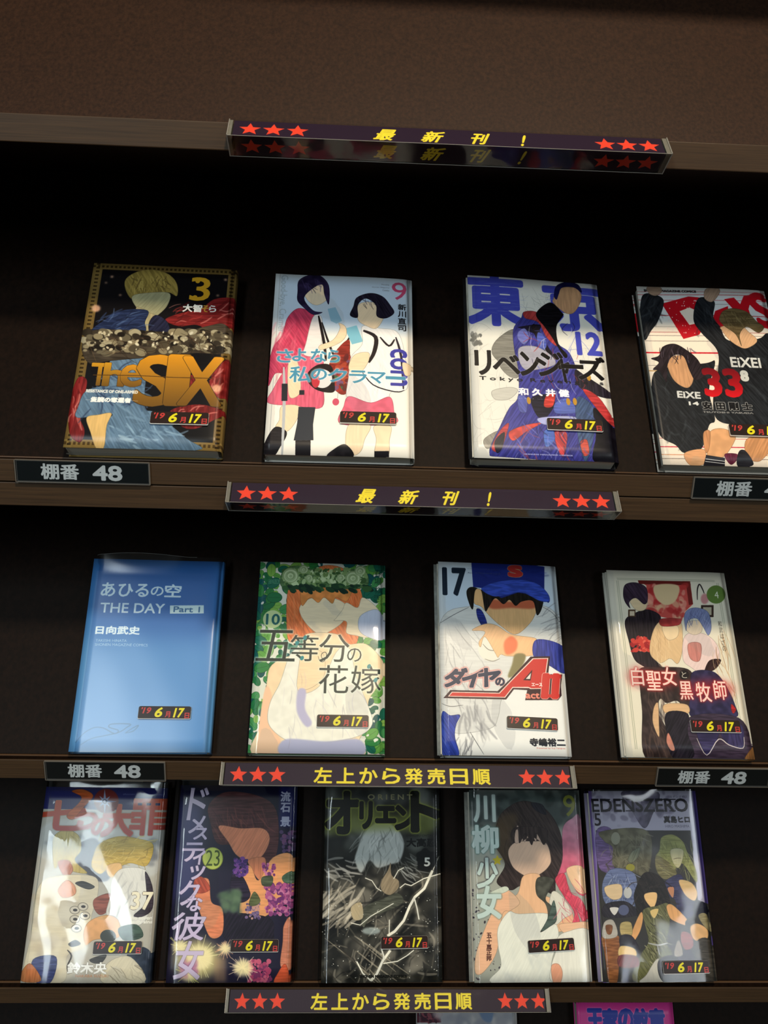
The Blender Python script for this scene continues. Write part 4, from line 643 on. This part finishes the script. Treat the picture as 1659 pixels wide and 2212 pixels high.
# --- pink cover and grey cover at the bottom
a = A_('pink_cover', [(0, 0), (1000, 0), (1000, 1540), (0, 1540)], (222, 66, 150)); COV['pink'] = a
for i, t in enumerate('王家の紋章'): a.text(t, 110+i*158, 60, 258+i*158, 235, (50, 64, 160), bold=8, glow=((240, 150, 200), 3, .6))
a.blobs((100, 400, 900, 1400), 60, (40, 120), [(240, 210, 170), (240, 190, 90), (120, 60, 120), (250, 230, 210)], soft=4)
a = A_('grey_figure_cover', [(0, 0), (1000, 0), (1000, 1540), (0, 1540)], (190, 186, 184)); COV['grey'] = a
a.rect(0, 0, 240, 170, (92, 44, 56)); a.blobs((20, 0, 240, 160), 40, (8, 30), [(130, 66, 76), (60, 30, 44)]); a.blobs((260, 10, 980, 400), 50, (30, 90), [(206, 202, 198), (150, 150, 158), (120, 126, 140)], soft=8, alpha=.6); a.poly([(620, 20), (760, 0), (740, 160), (650, 140)], (110, 130, 160), soft=4)
a.blobs((60, 500, 940, 1450), 80, (30, 120), [(80, 80, 96), (200, 196, 190), (130, 70, 80), (230, 226, 216)], soft=4)
# ------------------------------------------------------------------ mesh helpers
def link(name, me, mats, parent=None, **props):
    o = bpy.data.objects.new(name, me); COL.objects.link(o)
    for m in (mats if isinstance(mats, (list, tuple)) else [mats]): me.materials.append(m)
    if parent: o.parent = parent
    for k, v in props.items(): o[k] = v
    return o
def empty(name, mat, label, cat, group=None):
    o = bpy.data.objects.new(name, None); COL.objects.link(o); o.empty_display_size = .02
    o.matrix_world = mat; o['label'] = label; o['category'] = cat
    if group: o['group'] = group
    return o
def box_bm(bm, x0, x1, y0, y1, z0, z1, bev=0):
    g = bmesh.ops.create_cube(bm, size=1)
    for v in g['verts']: v.co = Vector(((x0+x1)/2+v.co.x*(x1-x0), (y0+y1)/2+v.co.y*(y1-y0), (z0+z1)/2+v.co.z*(z1-z0)))
    if bev: bmesh.ops.bevel(bm, geom=list({e for v in g['verts'] for e in v.link_edges}), offset=bev, segments=2, affect='EDGES', profile=.5)
def box(name, mat, parent, dims, bev=0, **k):
    bm = bmesh.new(); box_bm(bm, *dims, bev=bev); me = bpy.data.meshes.new(name); bm.to_mesh(me); bm.free()
    return link(name, me, mat, parent, **k)
def grid(name, fn, nu, nv, mat, parent, uvf=None, solid=0, close=False, smooth=True, off=-1, **k):
    """surface from fn(i,j)->xyz"""
    vs = [fn(i, j) for j in range(nv) for i in range(nu)]; fs = []
    for j in range(nv-1):
        for i in range(nu if close else nu-1):
            i2 = (i+1) % nu
            fs.append((j*nu+i, j*nu+i2, (j+1)*nu+i2, (j+1)*nu+i))
    me = bpy.data.meshes.new(name); me.from_pydata(vs, [], fs)
    if uvf:
        uv = me.uv_layers.new(name='UVMap')
        for p in me.polygons:
            for li in p.loop_indices:
                q = me.loops[li].vertex_index; uv.data[li].uv = uvf(q % nu, q//nu)
    if smooth: me.polygons.foreach_set('use_smooth', [True]*len(me.polygons))
    o = link(name, me, mat, parent, **k)
    if solid:
        s = o.modifiers.new('thickness', 'SOLIDIFY'); s.thickness = solid; s.offset = off
    return o

# ------------------------------------------------------------------ the bookcase
ZT = {1: .0871, 2: -.1524, 3: -.4118, 4: -.6527, 5: -.925}
ZB = {1: .0692, 2: -.1890, 3: -.4299, 4: -.6703, 5: -.943}
AL = {1: 41.3, 2: 41.1, 3: 35.9, 4: 36.0, 0: 41.0}
LED = .009
X0, X1, YB = -1.0, 1.1, .27
bc = empty('bookcase', Matrix.Identity(4), 'dark brown wooden bookcase with slanted display shelves that carries all the paperbacks', 'bookcase')
def slant(name, z, al, top, mat=None):
    a = math.radians(al); n = 40; L = min((YB-LED)/math.sin(a), (top-z-.001)/math.cos(a))
    th = .005
    p = [(LED+.0004, z), (LED+.0004+L*math.sin(a), z+L*math.cos(a))]
    ny, nz = math.cos(a)*th, -math.sin(a)*th
    vs = []
    for x in (X0, X1):
        vs += [(x, p[0][0], p[0][1]), (x, p[1][0], p[1][1]), (x, p[1][0]+ny, p[1][1]+nz), (x, p[0][0]+ny*1.2, p[0][1])]
    fs = [(0, 4, 5, 1), (1, 5, 6, 2), (2, 6, 7, 3), (3, 7, 4, 0), (0, 1, 2, 3), (4, 7, 6, 5)]
    me = bpy.data.meshes.new(name); me.from_pydata(vs, [], fs)
    return link(name, me, mat or M_board, bc)
def board(z0, z1, y0=0):
    box('shelf_board', [M_board], bc, (X0, X1, y0+.0016, YB, z0+.0001, z1-.0001))
    box('edge_band', [M_edge], bc, (X0, X1, y0, y0+.0016, z0, z1), bev=.0006, label='lighter brown wood edge')
for k in (1, 2, 3, 4, 5):
    if k == 2:
        board(-.1697, ZT[2]); board(ZB[2], -.1706, .0006)
    else: board(ZB[k], ZT[k])
    box('stop_rail', [M_rail], bc, (X0, X1, LED-.0030, LED-.0010, ZT[k]-.0004, ZT[k]+.0005), bev=.0002, label='thin pale rail along the foot of the display board')
    top = {1: .295, 2: ZB[1], 3: ZB[2], 4: ZB[3], 5: ZB[4]}[k]
    slant('display_board', ZT[k], {1: 41.0, 2: AL[1], 3: AL[2], 4: AL[3], 5: AL[4]}[k], top, M_board_sheen if k == 1 else M_board)
board(.295, .315)
box('back_panel', [M_dark], bc, (X0, X1, YB, YB+.006, -1.15, .315))
box('side_panel', [M_edge], bc, (X0-.02, X0, 0, YB+.006, -1.15, .315), bev=.0007)
box('side_panel', [M_edge], bc, (X1, X1+.02, 0, YB+.006, -1.15, .315), bev=.0007)
box('base_board', [M_edge], bc, (X0, X1, .02, YB, -1.15, -1.07), bev=.0007)
box('floor', [plain('grey_brown_floor', (96, 84, 72), .5, noise=.15, scale=8)], None, (-2.5, 2.6, -3.0, .6, -1.17, -1.15), kind='structure')
box('wall_back', [plain('warm_grey_wall', (120, 110, 100), .8, noise=.05, scale=3)], None, (-2.5, 2.6, .278, .33, -1.15, 1.6), kind='structure')

# ------------------------------------------------------------------ books
ROWS = {n: d for n, d in dict(
 six=(1, -.2143, .1174, .1713, .0153, .18, .0011, 40.04), nine=(1, -.0652, .1152, .1721, .0120, .13, .0010, 40.95),
 twelve=(1, .0953, .1130, .1740, .0144, -.31, .0025, 41.1), days=(1, .2428, .1130, .1724, .0126, .06, -.0002, 40.8),
 blue=(2, -.2294, .1174, .1703, .0129, .35, .0014, 38.8), ten=(2, -.0799, .1159, .1719, .0145, 0, .0012, 40.73),
 seventeen=(2, .0849, .1123, .1745, .0150, .06, .0032, 40.33), four=(2, .2446, .1143, .1720, .0121, -.31, -.0003, 41.0),
 b37=(3, -.2889, .1169, .1704, .0150, -.11, -.0007, 35.16), b23=(3, -.1575, .1143, .1732, .0146, .24, .0003, 35.16),
 orient=(3, -.0149, .1134, .1742, .0150, .35, 0, 35.13), kawa=(3, .1283, .1122, .1711, .0152, .37, -.0001, 35.79),
 edens=(3, .2502, .1106, .1712, .0148, .66, -.0003, 35.69),
 pink=(4, .264, .1090, .1730, .0130, 0, 0, 35.9), grey=(4, .088, .1100, .1730, .0130, 0, 0, 35.9)).items()}
INFO = {
 'six': ('black paperback with a gold frame and large gold English title', 'paperbacks on the upper visible row'),
 'nine': ('white paperback with two pink-skirted figures and a teal title, second from left in its row', 'paperbacks on the upper visible row'),
 'twelve': ('white paperback with two huge blue characters, the number 12 and a blue coat', 'paperbacks on the upper visible row'),
 'days': ('paperback with a red tilted title and red 33, cut off by the right edge', 'paperbacks on the upper visible row'),
 'blue': ('plain sky-blue paperback with white lettering and no picture', 'paperbacks on the middle row'),
 'ten': ('green leafy paperback with orange hair under a rose wreath and the number 10', 'paperbacks on the middle row'),
 'seventeen': ('white paperback with a big black 17, a blue cap and a red letter A', 'paperbacks on the middle row'),
 'four': ('cream paperback with a green disc numbered 4 and a red-glowing title', 'paperbacks on the middle row'),
 'b37': ('film-wrapped paperback with an orange title, compass star and number 37', 'film-wrapped paperbacks on the lower row'),
 'b23': ('film-wrapped violet paperback with a handwritten white title and a yellow-green disc 23', 'film-wrapped paperbacks on the lower row'),
 'orient': ('film-wrapped black and white paperback with lightning and a yellow-green edged title', 'film-wrapped paperbacks on the lower row'),
 'kawa': ('film-wrapped grey paperback with brown and pink hair and a white dress', 'film-wrapped paperbacks on the lower row'),
 'edens': ('paperback with a lilac border, black English title and framed crowd picture', 'film-wrapped paperbacks on the lower row'),
 'pink': ('magenta paperback with blue lettering, only its top showing below the lowest shelf', 'paperbacks on the bottom row'),
 'grey': ('pale grey paperback with a dark red corner, its top showing under the lowest sign strip', 'paperbacks on the bottom row')}
ST = Art('date_sticker', [(0, 0), (520, 0), (520, 120), (0, 120)], 520, 120, (46, 32, 28))
SR, SY = (206, 66, 62), (240, 226, 40)
ST.text("'", 30, 12, 44, 30, SR, bold=1, shear=.2); ST.text('19', 44, 14, 124, 68, SR, bold=2, shear=.22)
ST.text('6', 168, 14, 234, 100, SY, bold=4, shear=.22); ST.text('月', 268, 50, 316, 104, SR, bold=1.5)
ST.text('17', 350, 20, 452, 103, SY, bold=4, shear=.22); ST.text('日', 462, 62, 505, 112, SR, bold=1.5)
M_stick = ST.mat(.3); M_white = plain('white_plastic', (236, 234, 228), .4)
# sticker boxes in the drawing coordinates of each cover (top-left, bottom-right)
STK = {'six': (808, 1392, 1322, 1515), 'nine': (800, 1390, 1320, 1515), 'twelve': (895, 1438, 1415, 1580), 'days': (1110, 1560, 1640, 1680),
       'blue': (740, 1530, 1255, 1648), 'ten': (806, 1680, 1330, 1815), 'seventeen': (858, 1700, 1356, 1842), 'four': (915, 1580, 1395, 1700),
       'b37': (808, 1645, 1310, 1765), 'b23': (770, 1612, 1250, 1738), 'orient': (740, 1595, 1195, 1720), 'kawa': (728, 1628, 1180, 1760), 'edens': (862, 1842, 1305, 1956)}
TILT = {'kawa': 3.0, 'seventeen': -2.2, 'edens': .5, 'orient': .8, 'b37': .6, 'twelve': -.5}
INNER = {'twelve': (.0038, (28, 26, 28)), 'seventeen': (.0040, (150, 152, 146)), 'four': (.0034, (216, 212, 198)), 'kawa': (.0046, (150, 150, 142)), 'edens': (.0040, (150, 140, 170))}
LOOSE = {'blue': (.0012, .004, 1), 'b37': (.0030, .006, 1), 'b23': (.0034, .005, 1), 'orient': (.0026, .004, 1), 'kawa': (.0016, .002, .6), 'edens': (.001, .002, .5)}
M_glint = plain('painted_edge_glint', (120, 122, 120), .2)  # grey rod colour standing in for the highlight on the film's top edge
def book(n):
    row, x, w, h, t, rz, d, al = ROWS[n]; th = math.radians(90-al)
    Mx = Matrix.Translation((x, LED-.0002, ZT[row+1]+.0004+max(0, -w*math.sin(math.radians(rz)))*.8)) @ Matrix.Rotation(th, 4, 'X') @ Matrix.Rotation(math.radians(rz), 4, 'Z')
    lab, grp = INFO[n]
    e = empty('paperback_book', Mx, lab, 'book', grp)
    rg = np.random.default_rng(len(n)*7+ord(n[0])); ph = rg.uniform(0, 6.28); amp = rg.uniform(.0002, .0005)
    def zf(u, v):   # height of the front cover at u (left to right) and v (foot to head)
        return t+d*(1-2*u)*v**1.5+amp*math.sin(math.pi*2*u+ph)*v-.0006*max(0, (u-.86)/.14)**2
    lift = .0006
    r = .0022; nf = 26; nv = 15
    path = [('b', 0.0)]+[('b', k/4) for k in (1, 2, 3)]+[('s', k/6) for k in range(7)]+[('f', 1-k/(nf-1)) for k in range(nf)]
    nu = len(path)
    def pos(i, j):
        k, q = path[i]; v = j/(nv-1); y = .0004+h*v
        if k == 'b': return (q*(w-r), y, lift)
        if k == 'f': return (q*(w-r), y, zf(q, v))
        T = zf(1, v); a = -math.pi/2+math.pi*q
        hz = (T-lift)/2
        return (w-r+r*math.cos(a), y, lift+hz+hz*(math.copysign(abs(math.sin(a))**.45, math.sin(a))))
    def uvf(i, j):
        k, q = path[i]; v = j/(nv-1)
        if k == 'b': return (.988, v)
        if k == 's': return (.985, v)
        return (q*.98, v)
    art = COV[n].mat(.32)
    grid('dust_jacket', pos, nu, nv, art, e, uvf, solid=.00035)
    ov = .0
    # page block, sheared to the left a little where the photo shows its fore-edge
    ex = .0008 if n not in INNER else -.0012
    def pg(i, j):
        a = i % 4; q = (0, 1, 1, 0)[a]; top = (0, 0, 1, 1)[a]; v = j/8; y = .0015+(h-.003)*v
        xx = (ex if q == 0 else w-.0032)
        return (xx, y, (zf(q, v)-.0006) if top else lift+.0005)
    o = grid('page_block', pg, 4, 9, M_pages, e, close=True, smooth=False)
    bm = bmesh.new(); bm.from_mesh(o.data); bmesh.ops.holes_fill(bm, edges=[q for q in bm.edges if q.is_boundary]); bmesh.ops.recalc_face_normals(bm, faces=bm.faces); bm.to_mesh(o.data); bm.free()
    if n in INNER:
        off, col = INNER[n]; m = plain(n+'_inner_cover', col, .5, noise=.5 if n in ('seventeen', 'kawa') else .08, scale=220)
        grid('inner_cover', lambda i, j: (-off+i/3*.04, (h-.0022)*j/8+.0006, zf(0, j/8)-.0018-(i == 0)*.0004), 4, 9, m, e, solid=.0005, label='edge of the inner cover sticking out on the left')
    # date sticker
    if n in STK:
        A = COV[n]; s = STK[n]; q = A.m([(s[0], s[1]), (s[2], s[3])]); cu, cv = q.mean(0)/[A.w, A.h]
        W_, H_ = .0445, .0108
        if n == 'nine' or n == 'twelve' or n == 'six': W_ = .0440
        cx, cy = cu*w, (1-cv)*h; tilt = math.radians(TILT.get(n, 0)); z0 = zf(min(cu, 1), 1-cv)
        rr = .0016; pts = []
        for (sx, sy) in ((1, 1), (-1, 1), (-1, -1), (1, -1)):
            for k in range(5):
                a = math.atan2(sy, sx)-math.pi/4+k*math.pi/8
                R = rr if sy > 0 else .0009
                pts.append((sx*(W_/2-R)+R*math.cos(a), sy*(H_/2-R)+R*math.sin(a)))
        def slab(name, p, za, zb, mat, par, uvs=None):
            N = len(p); vs = [(x_, y_, zb) for x_, y_ in p]+[(x_, y_, za) for x_, y_ in p]
            fs = [tuple(range(N))]+[tuple(range(2*N-1, N-1, -1))]+[(i, N+i, N+(i+1) % N, (i+1) % N) for i in range(N)]
            me = bpy.data.meshes.new(name); me.from_pydata(vs, [], fs); uv = me.uv_layers.new(name='UVMap')
            for pl in me.polygons:
                for li in pl.loop_indices:
                    c = me.vertices[me.loops[li].vertex_index].co; uv.data[li].uv = (c.x/W_+.5, c.y/H_+.5)
            return link(name, me, mat, par)
        z_ = z0+.0011
        o = slab('date_sticker', pts, 0, .0010, [M_white], e); o['label'] = 'white plastic date tag with a dark printed face'
        tl = math.atan2(zf(min(1, cu+.1), 1-cv)-zf(cu-.1, 1-cv), .2*w)
        o.matrix_local = Matrix.Translation((cx, cy, z_)) @ Matrix.Rotation(tilt, 4, 'Z') @ Matrix.Rotation(-tl, 4, 'Y') @ Matrix.Rotation(math.radians(-2.0), 4, 'X')
        slab('printed_face', [(x_*.995, y_*.96+.0002) for x_, y_ in pts], .0010, .00125, M_stick, o)
    # clear film
    m_, ext, am = LOOSE.get(n, (.0006, .0006, .25)); mt = M_smooth if n == 'blue' else M_loose if n in LOOSE else M_tight
    if n in ('pink', 'grey'): return e
    fu, fv = 33, 19; ks = rg.uniform(0, 6.28, 8)
    def wob(u, v):
        return (.2 if n == 'blue' else 1)*am*(.00035*math.sin(9*u+5*v+ks[0])+.0003*math.sin(4*u-11*v+ks[1])+.00025*math.sin(17*u+3*v*v*6+ks[2]))
    def fp(i, j):
        v = j/(fv-1); y = (h+ext)*v; ve = min(1, y/h if y > 0 else 0); gape = am*max(0, y-h)*.5
        if i < fu:
            u = i/(fu-1); xx = -m_+(w+2*m_)*u; uc = min(max(xx/w, 0), 1)
            z = zf(uc, ve)+.0004+wob(u, v)+am*.0003
            if u < .04: z = zf(0, ve)*(.35+.65*(u/.04)**.5)+.0003
            if u > .97: z = zf(1, ve)*(.3+.7*((1-u)/.03)**.5)+.0003
            return (xx, y, z+(gape*4*math.sin(math.pi*min(1, u*1.4)) if u < .71 else 0))
        u = 1-(i-fu+.5)/8; return (-m_+(w+2*m_)*min(max(u, .02), .98), y, .00025)
    if n in ('blue', 'b37', 'b23', 'orient'):
        pts_ = [Vector(fp(i, fv-1)) for i in range(1, 26 if n != 'orient' else 32)]
        vs = []; N = len(pts_); rr_ = .00016
        for p in pts_: vs += [tuple(p+Vector((0, math.cos(k*math.pi/2)*rr_, math.sin(k*math.pi/2)*rr_))) for k in range(4)]
        me = bpy.data.meshes.new('film_edge_glint'); me.from_pydata(vs, [], [(i*4+k, i*4+(k+1) % 4, i*4+4+(k+1) % 4, i*4+4+k) for i in range(N-1) for k in range(4)])
        link('film_edge_glint', me, M_glint, e, label='painted glint along the open lip of the film above the book')
    grid('clear_wrap', fp, fu+8, fv, mt, e, close=True, solid=0, label='thin glossy see-through film around the book')
    return e
for n in ROWS: book(n)

# ------------------------------------------------------------------ sign strips (clear wedge sleeves) and shelf number plates
PURP, STAR, YEL = (44, 28, 48), (240, 76, 52), (246, 226, 62)
def star(a, u, v, ru, rv):
    p = [(u+ru*(1 if k % 2 == 0 else .44)*math.sin(k*math.pi/5), v-rv*(1 if k % 2 == 0 else .44)*math.cos(k*math.pi/5)) for k in range(10)]
    a.poly(p, STAR, sm=False)
def strip_art(name, chars, us, shear, stars, bold=3.2):
    a = Art(name, [(0, 0), (1000, 0), (1000, 67), (0, 67)], 2000, 134, PURP)
    for u in stars: star(a, u, 36, 26, 27)
    for c, (u0, u1) in zip(chars, us): a.text(c, u0, 12 if c != '！' else 14, u1, 59, YEL, bold=bold, shear=shear)
    return a
new_u = [(322, 373), (432, 487), (549, 592), (664, 676)]
ord_u = [(256+i*65.5, 256+i*65.5+50) for i in range(8)]
AR1 = strip_art('newest_issue_print', '最新刊!', new_u, .42, (38, 92, 147, 863, 915, 967))
AR2 = strip_art('release_order_print', '左上から発売日順', ord_u, 0, (39, 94, 149, 873, 926, 980))
MS1, MS2 = AR1.mat(.55), AR2.mat(.55)
def strip(x, z, mat, label, yb, grp):
    L = .3018; e = empty('sign_strip', Matrix.Translation((x, yb, z)), label, 'sign', grp)
    rid, up, dn = -.0158, .0120, -.0113; T, Rg, B = (-.0002, up), (rid, 0), (-.0002, dn)
    def q(name, A, B2, x0, x1, inset, m, uv=True, solid=.0003):
        cy, cz = -.006, 0
        A = (A[0]+(cy-A[0])*inset, A[1]+(cz-A[1])*inset); B2 = (B2[0]+(cy-B2[0])*inset, B2[1]+(cz-B2[1])*inset)
        return grid(name, lambda i, j: (x0+(x1-x0)*i/40, B2[0]+(A[0]-B2[0])*j/4, B2[1]+(A[1]-B2[1])*j/4), 41, 5, m, e, (lambda i, j: (i/40, j/4)) if uv else None, solid=solid, smooth=False)
    q('printed_label', T, Rg, .0034, L-.0045, .07, mat)
    o = q('label_refraction', (Rg[0]*.97, -.0003), (B[0], B[1]), .0045, L-.0045, .10, mat); o['label'] = 'painted stand-in for the print refracted through the lower face'  # second print painted in place of the label's image refracted by the acrylic
    s = q('clear_sleeve', T, Rg, 0, L, 0, M_acryl, solid=0)
    bm = bmesh.new(); bm.from_mesh(s.data)
    n = 40
    for i in range(n):
        x0, x1 = L*i/n, L*(i+1)/n
        bm.faces.new([bm.verts.new(p) for p in ((x0, Rg[0], Rg[1]), (x0, B[0], B[1]), (x1, B[0], B[1]), (x1, Rg[0], Rg[1]))])
    bm.to_mesh(s.data); bm.free()
    for x_ in (.0003, L-.0035):
        vs = [(x_+dx, -.001+(y_+.001)*.96, z_*.96) for dx in (0, .0022 if x_ < .01 else .0032) for y_, z_ in (T, Rg, B)]
        me = bpy.data.meshes.new('end_cap'); me.from_pydata(vs, [], [(0, 1, 2), (5, 4, 3), (0, 3, 4, 1), (1, 4, 5, 2), (2, 5, 3, 0)]); link('end_cap', me, M_capp, e, label='frosted clear end')
    # bright folded rims along the ridge and the ends
    def rod(x0, y0, z0, x1, y1, z1, r=.0003):
        a, b = Vector((x0, y0, z0)), Vector((x1, y1, z1)); dd = (b-a).normalized(); u_ = dd.orthogonal().normalized(); w_ = dd.cross(u_)
        vs = [tuple(p+u_*r*math.cos(k*math.pi/3)+w_*r*math.sin(k*math.pi/3)) for p in (a, b) for k in range(6)]
        me = bpy.data.meshes.new('sleeve_rim'); me.from_pydata(vs, [], [(k, (k+1) % 6, 6+(k+1) % 6, 6+k) for k in range(6)]); link('sleeve_rim', me, M_rim, e)
    rod(0, Rg[0], Rg[1], L, Rg[0], Rg[1], .0002); rod(0, B[0]-.0003, B[1], L, B[0]-.0003, B[1], .0002)
    for x_ in (0, L):
        rod(x_, T[0], T[1], x_, Rg[0], Rg[1], .0004); rod(x_, Rg[0], Rg[1], x_, B[0], B[1], .0004)
M_rim = plain('acrylic_rim', (150, 146, 138), .25)
M_capp = plain('frosted_acrylic_end', (128, 124, 114), .3, noise=.15, scale=200)
strip(-.0868, .0770, MS1, 'sign strip with yellow slanted characters on the topmost shelf edge', 0, 'purple sign strips with red stars')
strip(-.0923, -.1775, MS1, 'sign strip with yellow slanted characters under the row of the white and gold books', 0, 'purple sign strips with red stars')
strip(-.1020, -.4234, MS2, 'sign strip with eight upright yellow characters above the film-wrapped books', 0, 'purple sign strips with red stars')
strip(-.1022, -.6648, MS2, 'sign strip with eight upright yellow characters, lowest in the picture', 0, 'purple sign strips with red stars')
PL = Art('shelf_number_print', [(0, 0), (1000, 0), (1000, 190), (0, 190)], 1000, 190, (12, 18, 18))
PL.text('棚番', 183, 22, 468, 168, (246, 244, 238), bold=4); PL.text('48', 580, 30, 795, 168, (246, 244, 238), bold=7)
MP = PL.mat(.45)
M_plate = film_mat('flat_clear_cover', .1, 0, 10, ior=1.3)
def plate(x, zc, hh, label):
    w = .1003; e = empty('shelf_number_plate', Matrix.Translation((x, 0, zc)), label, 'sign', 'black shelf number plates')
    box('backing', [M_rim2], e, (0, w, -.0010, 0, -hh/2, hh/2), bev=.0002)
    grid('number_card', lambda i, j: (.0012+(w-.0024)*i, -.0013, -hh/2+.0010+(hh-.0020)*j), 2, 2, MP, e, lambda i, j: (i, j), solid=.0002, smooth=False)
    grid('clear_cover', lambda i, j: (w*i/8, -.0020, -hh/2+hh*j/2), 9, 3, M_plate, e)
    for x_ in (0, w): box('cover_edge', [M_rim2], e, (x_-.0003, x_+.0003, -.0021, 0, -hh/2, hh/2))
    for z_ in (-hh/2, hh/2): box('cover_edge', [M_rim2], e, (0, w, -.0021, 0, z_-.0002, z_+.0002))
M_rim2 = plain('clear_holder_rim', (112, 106, 98), .3)
plate(-.2516, -.1610, .0172, 'black shelf number plate below the gold-framed book')
plate(.2684, -.1610, .0172, 'black shelf number plate cut off by the right edge')
plate(-.2500, -.4210, .0180, 'black shelf number plate below the plain blue book')
plate(.2733, -.4210, .0180, 'black shelf number plate below the cream book with the green disc')
